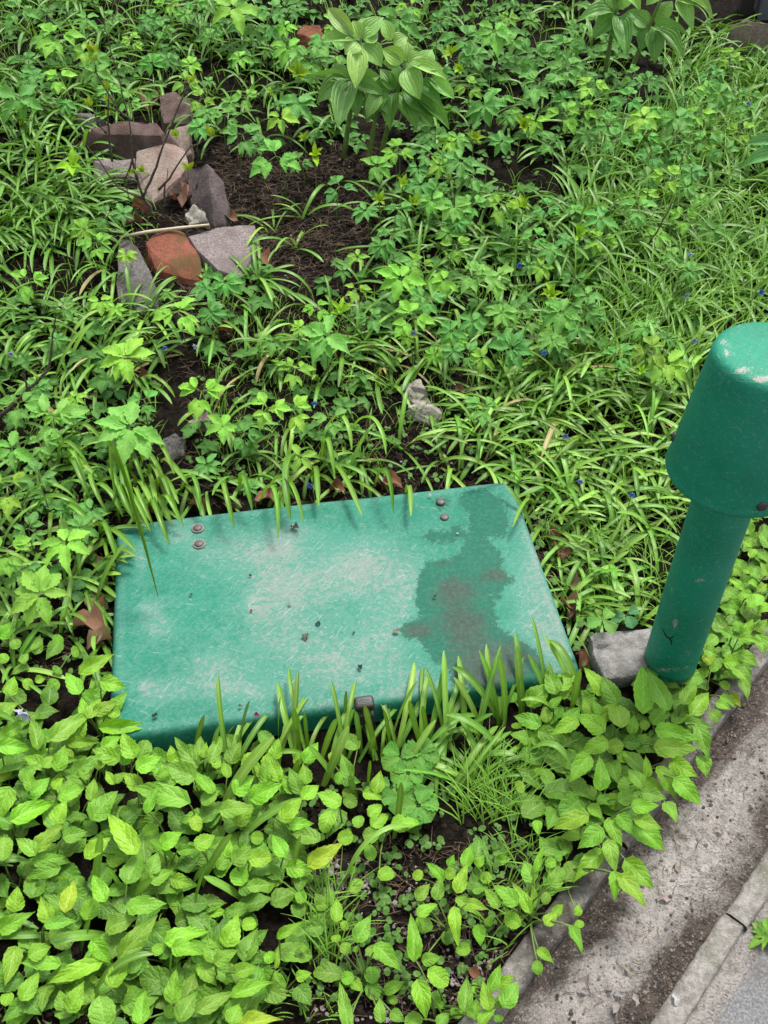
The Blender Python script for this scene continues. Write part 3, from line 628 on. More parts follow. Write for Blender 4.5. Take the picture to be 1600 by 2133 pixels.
B_ = '''100,520,120,360,120 10,650,230,530,120 330,590,265,420,110 440,520,500,310,110 460,530,290,410,90 310,620,520,590,90 200,310,250,420,120 390,240,165,300,100 280,370,300,270,70 700,450,620,280,110 570,570,640,440,120 700,240,850,150,90 850,330,960,110,150 1000,270,1060,120,110 1010,330,1160,250,100 860,500,1110,480,130 1140,480,1200,390,120 1150,310,1290,360,100 1220,530,1250,420,70 1500,160,1540,30,110 1440,270,1560,200,110 720,650,930,560,140 810,820,1060,555,140 960,700,1040,640,100 1060,600,1150,680,90 1120,730,1400,650,130 1020,800,1120,760,80 1160,770,1360,810,120 1510,750,1590,540,140 1420,860,1400,700,120 1440,870,1590,790,100 870,930,960,750,105 740,1020,860,850,140 620,730,745,890,110 660,870,310,1005,120 390,880,130,870,95 200,820,350,760,120 100,780,30,1030,120 150,1110,270,930,115 40,1150,60,1060,90 60,1270,160,1170,120 470,1190,560,990,130 420,1180,400,1050,100 640,1000,600,960,50 700,1290,660,1090,180 940,1270,965,1035,120 870,1100,930,1040,110 1150,1130,1180,910,115 1200,1250,1320,1040,130 1330,1190,1570,1065,105 1340,890,1450,1030,115 1450,920,1570,1010,90 1540,1270,1600,1130,120 1120,1230,1160,1150,90 1400,1200,1470,1170,60 1000,1060,1010,970,60 1250,590,1210,540,60 620,1130,700,1080,100 20,500,30,430,70'''
C_ = '''60,460,50,270,90 130,420,200,250,80 480,470,610,340,95 400,680,620,570,140 290,640,420,530,130 720,640,650,470,95 740,680,860,580,100 980,720,830,640,120 760,550,740,480,90 600,820,740,680,115 640,860,820,850,90 930,780,870,910,115 840,960,650,900,120 200,760,420,750,120 300,850,420,710,110 80,720,190,620,100 60,860,170,800,100 90,570,40,640,120 530,760,630,690,90 1050,540,990,370,95 980,580,1000,500,80 1230,640,1260,480,95 1020,680,1100,730,90 1150,640,1280,690,85 1110,870,1110,790,85 1200,860,1320,790,95 1180,790,1280,720,90 1340,860,1530,850,120 790,1120,1020,970,120 980,950,1080,930,100 1150,920,1250,930,105 1180,1000,1200,1100,85 850,1130,920,1100,70 840,940,890,940,50 1040,1170,1100,1150,60 1250,1200,1350,1170,105 1480,1210,1540,1170,70 230,1080,250,930,105 280,1110,400,1000,115 390,1090,570,1070,115 150,1160,270,1110,100 330,1250,300,1130,130 380,1190,470,1150,100 520,1250,600,1170,100 640,1140,820,1170,120 730,1240,790,1170,95 620,1060,540,920,105 400,940,480,950,90 380,1270,540,1250,90 1010,640,1080,660,85 920,420,970,380,70'''
D_ = '''240,750,320,510,125 110,530,250,540,80 340,620,430,610,95 130,850,180,700,115 160,880,310,790,105 190,920,300,1000,105 720,560,700,450,105 730,470,720,390,80 580,700,740,590,70 830,490,930,480,75 960,590,970,440,90 1100,720,1200,540,115 1030,650,1000,590,55 1020,810,1030,730,78 940,620,930,580,58 1090,800,1100,750,38 960,730,960,680,70 1480,840,1460,530,105 1230,760,1400,930,120 1180,770,1240,860,80 1200,1000,1190,890,105 1070,960,990,990,85 1070,990,1140,1070,78 1190,1010,1230,1120,105 1290,1060,1420,1000,85 1260,1260,1250,1105,88 1320,1100,1370,1140,58 1330,1200,1420,1270,85 1510,1000,1570,1270,130 1430,1270,1540,1230,100 1040,1300,985,990,95 590,1040,550,910,88 700,970,800,940,75 280,1090,560,980,110 60,1180,290,1065,115 230,1240,400,1050,130 330,1290,610,1230,115 30,900,180,1030,130 300,940,450,890,100 500,810,540,870,85 560,900,580,750,38 1500,440,1590,340,88 1510,550,1640,480,85 1070,400,1130,310,95 740,800,750,750,50 20,1170,40,1040,100 20,860,70,790,100 120,1230,200,1180,60'''
E_ = '''820,240,690,55,115 910,290,810,115,115 1085,350,1085,45,145 1250,330,1110,60,120 330,310,490,150,135 890,320,800,210,90 680,350,770,240,85 820,480,640,370,135 940,450,900,300,145 1010,500,1030,370,78 640,420,465,510,105 400,490,570,570,115 330,615,310,475,125 360,540,470,630,95 840,560,665,630,115 850,600,960,580,105 920,650,1030,710,78 620,700,560,610,110 720,660,590,835,125 800,870,800,645,115 1080,850,980,725,105 1190,480,1470,550,125 1140,490,1180,550,65 1180,600,1460,610,140 1380,430,1560,465,78 1450,460,1530,690,105 1360,300,1450,150,105 1410,370,1540,220,115 1490,130,1480,60,85 1150,430,1260,330,105 1480,660,1510,800,105 1280,690,1450,800,120 1310,810,1475,985,130 1190,740,1320,960,115 1240,970,1310,1100,95 1110,820,1230,890,78 1090,900,1250,940,105 1020,990,1195,990,100 930,950,1080,900,105 850,930,960,1000,105 1040,1080,1230,1140,110 930,1050,1030,1190,98 860,1080,940,1255,105 1040,1130,1250,1290,165 810,1150,640,1270,130 660,1190,530,1190,78 870,1190,920,1300,115 710,1050,480,1140,130 540,960,410,1020,105 660,870,690,1000,120 520,830,590,900,95 470,870,550,920,78 730,990,830,1080,85 780,900,820,980,58 720,970,740,1010,48 1000,900,960,790,130 460,840,420,730,105 240,870,300,850,85 350,760,410,720,78 260,720,320,780,78 500,680,540,660,68 380,1090,390,1190,68 1100,560,1110,520,38 1110,790,1110,640,68 60,640,100,520,120 250,470,240,430,78 520,430,440,470,88 230,290,210,230,78 1540,360,1600,420,88 990,580,1100,540,105 1080,470,1120,420,68'''
F_ = '''230,420,115,290,78 190,550,230,400,88 260,590,70,655,95 310,620,330,880,85 470,730,480,870,88 400,580,540,620,78 330,550,470,660,78 330,500,400,320,95 250,400,320,360,78 380,330,420,180,88 270,330,310,250,58 80,540,150,450,88 460,330,510,250,68 490,420,560,400,78 430,490,540,470,78 590,300,700,280,68 600,600,510,470,85 720,580,570,450,115 740,720,640,660,105 530,730,560,650,58 810,630,690,430,85 820,600,820,410,78 850,360,905,190,48 830,430,770,290,115 960,460,1050,340,105 920,320,990,300,68 980,270,1030,260,78 1060,420,1130,300,125 910,580,930,500,68 920,720,1000,640,85 970,650,1040,590,68 1130,660,1140,580,58 1120,740,1170,700,58 1090,740,1160,920,75 870,890,975,980,72 860,970,870,1060,75 260,770,260,860,78 330,900,420,870,85 100,960,220,940,88 150,1030,270,1130,125 150,1200,250,1290,85 200,1390,280,1310,85 380,1290,395,1045,105 540,1280,500,1090,95 550,1150,620,980,85 600,1140,710,1060,88 640,1260,740,1100,125 480,1380,590,1270,85 590,1260,640,1220,78 440,1180,450,1090,58 310,1340,340,1270,88 610,1370,600,1320,68 440,1320,460,1200,68 400,1290,470,1360,55 1290,240,1095,430,120 1340,170,1380,380,105 1340,30,1440,190,88 1460,300,1640,490,140 1380,380,1380,580,88 1420,400,1580,610,120'''
G_ = '''820,1380,930,1300,125 800,1440,940,1500,115 790,1500,880,1580,105 860,1640,940,1570,88 1000,1560,1180,1560,160 1140,1480,1340,1600,145 1100,1620,1270,1800,150 1000,1640,1100,1730,95 1170,1740,1220,1930,115 960,1900,1120,2010,105 920,1960,1060,2030,105 1060,1880,1160,2010,95 960,1760,1040,1830,95 740,1640,830,1720,105 1240,1000,1380,900,145 1050,940,1170,1060,115 1250,900,1120,880,105 1010,840,1120,920,115 1060,740,1200,870,95 1240,760,1330,830,88 1290,740,1300,620,95 1330,860,1420,780,88 1330,480,1430,590,95 1240,330,1420,400,140 1190,370,1270,430,78 1320,1250,1420,1130,115 1330,1300,1390,1480,145 1090,600,1150,560,78 1180,640,1280,690,78 1370,120,1420,90,78 1280,130,1350,100,78 1100,1050,940,1010,105 1090,1110,960,1030,95 1060,1300,930,1220,95 1130,1250,1120,1150,105 1190,1280,1280,1130,95 1140,1320,1370,1360,105 1430,1000,1300,1090,120 1420,700,1340,560,110 1440,420,1330,250,120 1250,520,1300,440,90 1150,680,1080,620,80'''
H_ = '''0,650,105,580,60 70,700,60,660,48 300,720,330,710,58 230,800,250,780,48 60,880,60,800,68 340,800,480,720,68 410,840,540,880,66 370,890,450,870,58 170,820,200,810,40 10,760,20,720,48 240,840,200,870,56 150,720,170,640,50 90,760,120,720,40 250,690,230,640,44'''
LEAVES = []
for src, ox, oy, s in ((A_, 0, 1400, 3.2), (B_, 0, 1733, 3.2), (C_, 400, 1450, 3.2), (D_, 400, 1733, 3.2), (E_, 1000, 1370, 3.2), (F_, 850, 1700, 3.2), (G_, 1300, 1050, 4.74), (H_, 0, 1000, 2.0)):
    for q in src.split():
        a, b, c, d, w = (float(t) for t in q.split(','))
        LEAVES.append((ox + a / s, oy + b / s, ox + c / s, oy + d / s, w / s))
seen = []; keep = []
for l in LEAVES:       # the tiles overlap: drop leaves read twice
    m = ((l[0] + l[2]) / 2, (l[1] + l[3]) / 2)
    if all(math.dist(m, q) > 11 for q in seen): seen.append(m); keep.append(l)
LEAVES = keep
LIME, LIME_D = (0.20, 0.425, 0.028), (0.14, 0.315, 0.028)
items = []
for bx, by, tx, ty, w in LEAVES:
    L = math.hypot(tx - bx, ty - by)
    h = rr(0.045, 0.095) if L > 45 else rr(0.02, 0.05)
    if bx > 1440 and by < 1400: h += 0.02
    B = plane_z(bx, by, h); M, T = leaf_between(B, tx, ty, w * 1.0, 0.5, 0.6, 0.3, 0.16)
    me = R.choice(BELLR) if L < 1.25 * w else R.choice(BELL)
    cc = R.random(); items.append([B, me, M, jit(LIME, 0.2, 0.08) if cc < 0.70 else jit((0.17, 0.36, 0.035)) if cc < .985 else (0.32, 0.45, 0.03)])
    mx, my = (bx + tx) / 2, (by + ty) / 2
    lush = (mx < 600 and my > 1460) or (1120 < mx < 1480 and 1400 < my < 1790) or (mx > 1470 and my < 1420)
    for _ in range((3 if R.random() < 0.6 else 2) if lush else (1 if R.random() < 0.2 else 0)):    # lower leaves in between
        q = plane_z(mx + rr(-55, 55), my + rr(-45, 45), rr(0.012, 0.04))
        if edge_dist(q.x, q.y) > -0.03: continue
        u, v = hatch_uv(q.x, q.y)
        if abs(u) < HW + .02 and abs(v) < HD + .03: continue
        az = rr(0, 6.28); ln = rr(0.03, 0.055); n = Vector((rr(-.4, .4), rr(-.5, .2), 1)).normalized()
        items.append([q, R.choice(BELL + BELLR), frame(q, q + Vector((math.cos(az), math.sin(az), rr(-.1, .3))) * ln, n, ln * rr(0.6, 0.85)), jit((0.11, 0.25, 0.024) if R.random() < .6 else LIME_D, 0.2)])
for x0, y0, x1, y1, n in ((190, 1575, 640, 1650, 24), (150, 1440, 245, 1560, 12), (60, 1560, 260, 1680, 12), (1120, 1430, 1260, 1520, 10)):
    for _ in range(n):
        x, y = rr(x0, x1), rr(y0, y1); h = rr(.045, .075); q = plane_z(x, y, h); u, v = hatch_uv(q.x, q.y)
        if abs(u) < HW - .01 and abs(v) < HD - .02: continue
        a = rr(.4, 2.8); ln = rr(32, 62); M, T = leaf_between(q, x + math.cos(a) * ln, y - math.sin(a) * ln * .9, ln * rr(.5, .62), .5, .6, .3, .14)
        items.append([q, R.choice(BELL), M, jit(LIME, .2, .08)])
K = len(items) // 8
cen = [items[i][0].copy() for i in R.sample(range(len(items)), K)]
for it in range(7):
    grp = [[] for _ in cen]
    for x in items: grp[min(range(K), key=lambda c: (cen[c].x - x[0].x) ** 2 + (cen[c].y - x[0].y) ** 2)].append(x)
    for c in range(K):
        if grp[c]: cen[c] = sum((x[0] for x in grp[c]), Vector()) / len(grp[c])
def bezier(p0, p1, p2, n): return [p0 * (1 - t) ** 2 + p1 * 2 * t * (1 - t) + p2 * t * t for t in [i / n for i in range(n + 1)]]
for c in range(K):
    if not grp[c]: continue
    p = cen[c].copy(); e = edge_dist(p.x, p.y)
    if e > -0.045: p -= KN * (e + 0.045)
    u, v = hatch_uv(p.x, p.y)
    if abs(u) < HW + 0.02 and -HD - 0.03 < v < HD: p -= HY * (v + HD + 0.04)
    p.z = g(p.x, p.y) - 0.004
    o = empty('bellflower_plant', p); st = MB()
    for B, me, M, col in grp[c]:
        link('leaf', me, o, local(p, M), col)
        root_p = Vector((rr(-.012, .012), rr(-.012, .012), 0)); end = B - p
        st.tube(bezier(root_p, Vector((end.x * 0.45, end.y * 0.45, max(0.01, end.z * 0.9))), end, 5), [0.0019, 0.0017, 0.0015, 0.0013, 0.0012, 0.0011], 5)
    link('stems', st.mesh('stems', M_STEM), o)
    x, y, _ = proj(p + Vector((0, 0, .05))); THINGS.append((o, 'bell', x, y, len(grp[c])))

# ------------------------------------------------------------------ ground elder
ELDER = '''120,72,55,2 122,160,36,2 38,205,44,0 82,192,30,0 200,150,32,1 180,40,30,0 50,125,30,0 235,35,28,1 275,82,26,2 270,210,28,1 150,345,36,3 385,170,32,2 315,130,25,0 350,125,22,0 397,135,20,2 350,5,30,2 310,35,22,0 385,30,20,1 137,217,22,0 40,20,40,0 485,15,55,2 565,20,35,0 617,25,25,0 593,55,22,2 600,100,36,2 565,65,20,0 650,125,45,0 700,110,35,1 510,200,30,2 435,170,14,1 420,205,30,2 432,235,25,1 415,265,27,0 470,240,32,0 480,215,20,0 585,245,32,2 620,215,40,0 505,280,45,0 575,325,55,1 535,300,25,0 620,155,28,3 655,325,30,3 635,290,20,3 708,388,38,0 625,335,30,0 785,345,35,1 500,120,25,2 440,75,25,1 565,195,12,3 695,45,30,2 830,40,42,0 965,80,45,0 1030,65,42,1 1060,35,22,2 990,115,30,0 1110,115,45,0 1125,170,52,0 940,112,24,3 955,145,18,3 975,180,32,2 1040,200,34,1 1010,220,36,0 1060,240,26,0 1180,95,40,0 1180,140,45,0 1175,235,44,2 1090,265,26,3 985,290,26,3 1045,295,26,0 1150,295,32,0 830,310,38,2 900,280,35,0 895,320,32,0 935,295,26,2 960,335,38,0 915,345,28,2 985,365,36,0 870,350,22,0 840,385,20,3 875,385,28,0 910,390,26,0 1232,175,38,2 1215,230,34,2 1350,170,35,0 1310,205,40,0 1340,245,36,2 1345,280,32,1 1410,245,40,0 1410,280,42,0 1455,235,36,2 1480,160,32,0 1500,195,30,0 1470,290,32,1 1505,310,36,0 1270,260,34,0 1285,290,36,0 1220,280,26,0 1355,320,36,0 1420,320,32,0 1390,365,38,2 1265,345,18,0 1440,360,26,0 1430,390,26,0 175,478,30,2 200,507,40,2 225,447,30,0 256,445,25,0 60,582,42,2 130,637,34,0 208,627,28,2 240,642,22,2 262,530,22,2 370,650,52,2 262,745,52,2 350,610,18,1 430,600,30,0 470,588,32,0 440,650,30,0 745,535,23,2 742,602,32,2 715,565,20,0 660,640,34,2 710,652,36,3 680,700,48,1 625,682,20,2 615,768,44,2 570,712,26,0 640,727,26,0 770,660,34,0 790,420,26,3 795,512,28,0 760,440,26,0 830,437,32,0 815,490,36,0 860,425,22,3 900,417,28,1 945,430,36,1 980,427,36,1 1045,427,38,2 1090,432,30,3 1140,430,32,0 875,547,32,2 835,580,46,2 860,660,50,2 895,625,42,0 950,510,36,2 992,575,50,1 1030,575,46,1 1115,490,32,0 1060,483,16,1 1180,500,26,0 985,670,30,0 1045,650,32,1 940,690,32,0 1115,660,36,1 1170,650,42,0 975,737,36,1 1065,725,42,0 905,740,22,2 1150,615,26,3 945,732,26,0 1195,582,32,0 1150,707,32,1 1330,430,42,1 1250,455,36,0 1425,450,36,2 1255,497,36,2 1370,490,26,2 1485,480,28,0 1205,490,26,3 1220,640,36,0 1205,685,32,0 1290,737,36,0 1350,727,46,2 1390,757,42,2 1335,777,20,3 110,865,66,1 38,840,48,1 25,935,45,1 85,925,38,1 270,890,64,1 300,832,36,0 80,990,44,0 15,1012,62,2 15,1142,55,2 135,1130,55,2 190,1062,32,0 168,1098,32,0 95,1172,42,0 85,1238,56,2 420,815,54,2 555,850,46,2 610,852,46,2 465,887,34,2 510,902,38,0 430,967,28,0 690,870,42,0 625,952,34,2 520,1017,20,0 1005,845,42,1 1545,270,34,2 860,560,22,0 1520,120,30,2 1560,200,30,1 60,1100,40,0 40,1190,36,1 300,560,0,0'''
ECOL = [(0.125, 0.325, 0.075), (0.165, 0.39, 0.08), (0.225, 0.46, 0.06), (0.25, 0.45, 0.02)]
NUMW = {3: 'three', 4: 'four', 5: 'five', 6: 'six', 7: 'seven', 8: 'eight', 9: 'nine'}
def elder(px, py, rp, hue, name='ground_elder'):
    q = gnd(px, py, 0.08); Rm = rp * 1.25 / (FPX / (q - CP).dot(FW))
    h = max(0.06, min(0.15, Rm * 1.2 + rr(.03, .06)))
    if hue == 3: h += 0.03
    C = gnd(px, py, h); base = Vector((C.x + rr(-.02, .02), C.y + rr(-.01, .03), 0)); base.z = g(base.x, base.y) - 0.004
    u, v = hatch_uv(base.x, base.y)
    if abs(u) < HW + .03 and abs(v) < HD + .03: base.x -= (u + HW + 0.05) if u < 0 else 0; base.z = 0
    o = empty(name, base)
    n = (Vector((0, 0, 1)) + to_cam(C) * rr(0.45, 0.95) + Vector((rr(-.25, .25), rr(-.2, .2), 0))).normalized()
    a0 = rr(-2.4, -0.7) if R.random() < .7 else rr(0, 6.28)
    X = n.cross(Vector((0, 1, 0))).cross(n); ax = Vector((1, 0, 0)) - n * n.x; ax.normalize(); ay = n.cross(ax)
    D = lambda a: ax * math.cos(a) + ay * math.sin(a)
    st = MB(); st.tube(bezier(Vector((0, 0, 0)), Vector((0, 0, (C - base).z * 0.7)), C - base, 4), [0.0016, 0.0014, 0.0013, 0.0012, 0.001], 5)
    spec = []
    if hue == 3:
        for k in range(R.choice((5, 6, 7))): spec.append((a0 + k * 0.95 + rr(-.2, .2), 0.03, rr(0.55, 0.95), rr(0.3, 0.44), rr(-1.15, -0.45)))
    elif Rm > 0.05 and R.random() < 0.75:
        for gk, (da, s0) in enumerate(((0, 0.34), (1.95, 0.2), (-1.95, 0.2))):
            sp = rr(0.75, 1.0)
            for dl, ln in ((0, 0.64), (sp, 0.5), (-sp, 0.5)):
                if gk and dl and R.random() < 0.12: continue
                spec.append((a0 + da + dl + rr(-.12, .12), (a0 + da + rr(-.1, .1), s0), ln * rr(.88, 1.1), rr(0.46, 0.58), rr(0.0, 0.3)))
    else:
        m = R.choice((5, 6, 7, 7, 8)); gap = 6.28 * rr(.82, .95) / m
        for k in range(m): spec.append((a0 + (k - m / 2) * gap + rr(-.12, .12), 0.1, rr(0.72, 0.98), rr(0.42, 0.55), rr(0.0, 0.35)))
    c0 = jit(ECOL[hue], 0.18)
    for a, s0, ln, wr, dr in spec:
        B = C + (D(s0[0]) * s0[1] if isinstance(s0, tuple) else D(a) * s0) * Rm + n * rr(-.003, .003)
        if isinstance(s0, tuple): st.tube([C - base, B - base], 0.0009, 4)
        ln *= Rm; d = D(a)
        T = B + (d * math.cos(dr) - n * math.sin(dr)) * ln
        nn = (n * math.cos(dr) + d * math.sin(dr) + Vector((rr(-.12, .12), rr(-.12, .12), 0))).normalized()
        link('leaflet', R.choice(ELD), o, local(base, frame(B, T, nn, ln * wr)), jit(c0, 0.08, 0.03))
    link('stem', st.mesh('stem', M_STEM), o)
    THINGS.append((o, 'elder%d' % hue, px, py, len(spec)))
for q in ELDER.split():
    a = [float(t) for t in q.split(',')]
    if a[2] > 0: elder(a[0], a[1], a[2], int(a[3]))

# ------------------------------------------------------------------ wild strawberry and a lobed-leaf plant
STRAW_L = [leaf_shape('leaflet', M_ELDER, ovate(0.8, 0.45), 9, 2, 0.22, (0.25, -0.35), 0.11, 0.0, 0.03, i + 120) for i in range(2)]
def trifoliate(px, py, rp, label, col, name='wild_strawberry', n3=3, spread=1.75, h=0.035):
    C = gnd(px, py, h); Rm = rp / (FPX / (C - CP).dot(FW)); base = Vector((C.x, C.y + .01, g(C.x, C.y) - .003)); o = empty(name, base)
    n = (Vector((0, 0, 1)) + to_cam(C) * 0.4).normalized(); a0 = rr(-2.3, -0.8)
    ax = Vector((1, 0, 0)) - n * n.x; ax.normalize(); ay = n.cross(ax)
    for k in range(n3):
        a = a0 + (k - (n3 - 1) / 2) * spread + rr(-.15, .15); d = ax * math.cos(a) + ay * math.sin(a); L = Rm * rr(.9, 1.1)
        link('leaflet', R.choice(STRAW_L), o, local(base, frame(C + d * .003, C + d * L - n * .1 * L, n, L * 0.85)), jit(col, .12))
    st = MB(); st.tube([Vector((0, 0, 0)), C - base], 0.0011, 5); link('stem', st.mesh('stem', M_STEM), o)
    tag(o, label, 'strawberry plant' if name == 'wild_strawberry' else 'plant')
trifoliate(1256, 1292, 34, 'pleated wild strawberry leaf on the back edge of the concrete block', (0.14, 0.33, 0.07), h=.085)
trifoliate(1306, 1280, 32, 'blue-green wild strawberry leaf left of the vent pipe above the concrete block', (0.08, 0.22, 0.09), h=.06)
trifoliate(238, 815, 30, 'dark strawberry leaf in the straps left of centre', (0.06, 0.17, 0.05))
trifoliate(200, 1192, 34, 'pleated strawberry leaf at the left edge of the hatch', (0.10, 0.25, 0.06))
trifoliate(150, 1232, 30, 'shaded strawberry leaf a little left of the hatch edge', (0.07, 0.19, 0.06))
for q, (x, y, r_) in enumerate(((835, 1575, 42), (875, 1570, 40), (850, 1610, 36), (835, 1660, 40), (872, 1678, 46), (815, 1640, 30))):
    trifoliate(x, y, r_, ('lobed parsley-like leaf below the padlock, ' + ('upper left of the tuft', 'upper right of the tuft', 'middle of the tuft', 'lower left of the tuft', 'lowest of the tuft', 'leftmost small one')[q]), (0.12, 0.30, 0.05), 'lobed_leaf_plant', 5, 1.05, 0.05)

# ------------------------------------------------------------------ squill tufts with strap leaves
SQ = (0.115, 0.265, 0.024)
def strap(o, base, B, az, L, w, var, col, T=None):
    me, ey, ez = STRAP[var]
    Rz = Matrix.Rotation(az - math.pi / 2, 4, 'Z')
    S = Matrix.Diagonal((w, L, L, 1))
    if T is not None:
        d = T - B; dh = math.hypot(d.x, d.y); S = Matrix.Diagonal((w, max(.01, dh / ey), max(.015, d.z / ez) if ez > .03 else L, 1))
    link('leaf', me, o, local(base, Matrix.Translation(B) @ Rz @ Matrix.Rotation(rr(-.25, .25), 4, 'Y') @ S), col)
def free(p, m=0.0):
    u, v = hatch_uv(p.x, p.y)
    if abs(u) < HW + .015 + m and abs(v) < HD + .015 + m: return False
    if edge_dist(p.x, p.y) > -0.035: return False
    return math.hypot(p.x - VB.x, p.y - VB.y) > 0.07
NT_ = 0
FAR = MB()           # strap leaves of the tufts too many or too small to be things of their own
def far_strap(B, az, L, w, var):
    me = STRAP[var][0]; M = Matrix.Translation(B) @ Matrix.Rotation(az - math.pi / 2, 4, 'Z') @ Matrix.Rotation(rr(-.25, .25), 4, 'Y') @ Matrix.Diagonal((w, L, L, 1))
    n = len(me.vertices) // 3
    FAR.add([M @ v.co for v in me.vertices], [tuple(p.vertices) for p in me.polygons], [(0.5 * (i % 3), (i // 3) / (n - 1)) for i in range(3 * n)])
def tuft(p, px, py, n, az, spread, Lr):
    p.z = g(p.x, p.y) - 0.006; single = NT_[0] < 228; o = None
    if single: o = empty('squill_tuft', p); NT_[0] += 1
    for k in range(n):
        a = az + rr(-spread, spread); L = rr(*Lr) * 1.12
        var = R.choice((1, 2, 3, 3, 4, 4, 5, 5, 5, 6, 6, 6, 7, 9, 9)) if spread > 0.6 else R.choice((1, 2, 3, 5, 5, 6))
        B = p + Vector((rr(-.012, .012), rr(-.012, .012), 0)); w = rr(0.0065, 0.0122)
        if single:
            c = jit(SQ, 0.25, 0.08)
            if R.random() < 0.28: c = jit((0.21, 0.40, 0.06), 0.2)
            if R.random() < 0.04 and p.y > 1.75: c = (0.38, 0.30, 0.13)
            strap(o, p, B, a, L, w, var, c)
        else: far_strap(B, a, L, w, var)
    if single: THINGS.append((o, 'squill', px, py, n))
NT_ = [0]
# blades read one by one from the photograph: base -> tip, tip height
TR = []
def tr(txt, ox, oy, s, h, w=0.011):
    for q in txt.split():
        a = [float(t) for t in q.split(',')]
        TR.append((ox + a[0] / s, oy + a[1] / s, ox + a[2] / s, oy + a[3] / s, a[4] if len(a) > 4 else h, a[5] if len(a) > 5 else w))
tr('320,380,405,90 580,340,610,75 720,400,685,80 780,400,762,110,.1,.007 860,420,920,110,.12,.014 870,600,940,160,.12,.015 970,580,795,310,.1,.011 1010,260,985,0 1130,380,1090,100 1230,360,1235,70 1320,330,1290,100,.12,.013 1330,310,1530,0,.13 1400,540,1600,140,.1,.01 1310,370,1260,175,.1,.009 1340,960,1290,610,.12,.013 1170,620,1190,430,.09,.012 115,540,215,220,.1,.011 190,400,270,230,.09,.008 10,350,60,110,.1 450,380,560,245,.08,.008 180,830,510,240,.14,.022 300,1000,725,680,.09,.014 60,1270,230,870,.13,.015 0,1250,120,990,.12,.013 670,1270,755,970,.11,.011 1010,1270,1500,920,.05,.012 420,500,760,370,.05,.01 520,540,660,440,.05,.009 640,620,660,390,.09,.01 540,480,550,310,.08,.01 1180,380,1160,250,.08,.008 1530,340,1545,30,.12,.01 1580,330,1590,60,.12,.01 1100,690,1080,510,.08,.01', 400, 1450, 3.2, .12)
tr('620,430,530,10,.13,.013 1220,240,1000,70,.1,.015 860,470,690,310,.08,.012 870,460,1000,190,.11,.014 740,690,330,650,.06,.015 1040,720,1460,680,.07,.013 600,1220,1040,895,.1,.015 1150,1110,1185,890,.09,.01 1640,470,1370,270,.07,.014 1290,590,1400,290,.12,.013 540,820,620,640,.06,.016', 0, 1733, 3.2, .1)
tr('800,1300,720,1000,.15,.02 760,1190,590,970,.1,.013 850,1130,910,905,.13,.013 720,1100,670,930,.12,.01 650,1150,575,1045,.08,.011 990,1100,950,930,.1,.012 1080,1020,985,865,.11,.011 1120,1060,1030,870,.1,.013 1220,1010,1140,850,.11,.012 1120,1220,1175,1020,.12,.013 700,1250,430,1360,.05,.013 1060,1260,880,1160,.07,.011 800,1440,530,1210,.09,.013 880,1270,865,1060,.1,.012 1090,1190,1070,1040,.1,.012 1000,1160,970,1000,.1,.012 560,1350,740,1190,.1,.009 620,1470,860,1430,.05,.012 880,1440,1100,1470,.05,.014 690,1330,520,1280,.06,.01', 700, 950, 2.286, .1)
tr('1180,840,1390,1040 1230,760,1430,920 1350,800,1600,990 1250,960,1370,1110 1310,1060,1440,1260 1420,1060,1530,1250 1500,1060,1600,1270 1300,1180,1440,1490 1390,1220,1560,1330 980,980,1090,1220 1060,1190,1260,1390 900,1240,1160,1380 860,1410,1140,1550 840,1440,960,1660 880,1000,960,1190 1210,920,1245,1200 1160,980,1140,1170 1060,940,1130,1130 640,900,770,1110 620,840,720,940 910,730,960,900 880,620,950,720 780,1070,1120,920 260,1340,700,1220 140,1390,620,1150 420,1130,720,1060 860,1690,1090,1630 600,700,870,630 500,860,740,830 580,790,860,900 1180,1100,1330,1330 1120,1000,1260,1210 1240,1080,1400,1330 1020,1080,1160,1300 960,1120,1080,1330 1330,960,1480,1160 1100,860,1210,1010 700,1180,980,1290 560,1260,840,1310', 0, 760, 4, .075, .0115)
tr('1270,740,1250,960,.09,.016 1310,760,1320,910 1340,720,1390,790 1370,740,1510,950 1110,860,1240,980 1080,900,1120,1045 950,880,990,1000 1000,860,1050,930 1350,610,1440,680 1450,610,1580,700 490,1300,655,1295,.09,.008 420,1150,545,1135,.09,.008 400,1340,530,1060,.1,.01', 0, 600, 2, .088, .011)
tr('600,860,385,795,.1,.012 630,910,550,1000,.09,.009 90,850,100,950,.09,.01 -40,830,30,940,.09,.009 830,980,690,985,.06,.01 860,990,770,880,.09,.014 1120,1040,970,935,.1,.013', 800, 600, 2, .09)
cells = {}
for q in TR: cells.setdefault((round(q[0] / 60), round(q[1] / 60)), []).append(q)
for cell, lst in cells.items():
    cx, cy = sum(q[0] for q in lst) / len(lst), sum(q[1] for q in lst) / len(lst)
    p = gnd(cx, cy); p.z = g(p.x, p.y) - 0.004; o = empty('squill_tuft', p)
    for bx, by, tx, ty, h, w in lst:
        B = gnd(bx, by)
        u, v = hatch_uv(B.x, B.y)
        if abs(u) < HW + .02 and abs(v) < HD + .02:
            B += (HY * (HD + rr(.02, .06) - v) if v > 0 else -HY * (HD + rr(.02, .06) + v)); B.z = 0
        B.z -= .006; T = plane_z(tx, ty, h); d = T - B; dh = max(.005, math.hypot(d.x, d.y))
        var = 0 if d.z / dh > 2 else 8 if d.z / dh > 1.2 else R.choice((1, 2)) if d.z / dh > .7 else R.choice((2, 3, 5)) if d.z / dh > .3 else R.choice((5, 6))
        strap(o, p, B, math.atan2(d.y, d.x), 0.12, w * rr(.85, 1.1), var, jit(SQ, .2) if R.random() < .55 else jit((0.17, 0.34, 0.045), .2), T)
    THINGS.append((o, 'squill', cx, cy, len(lst)))
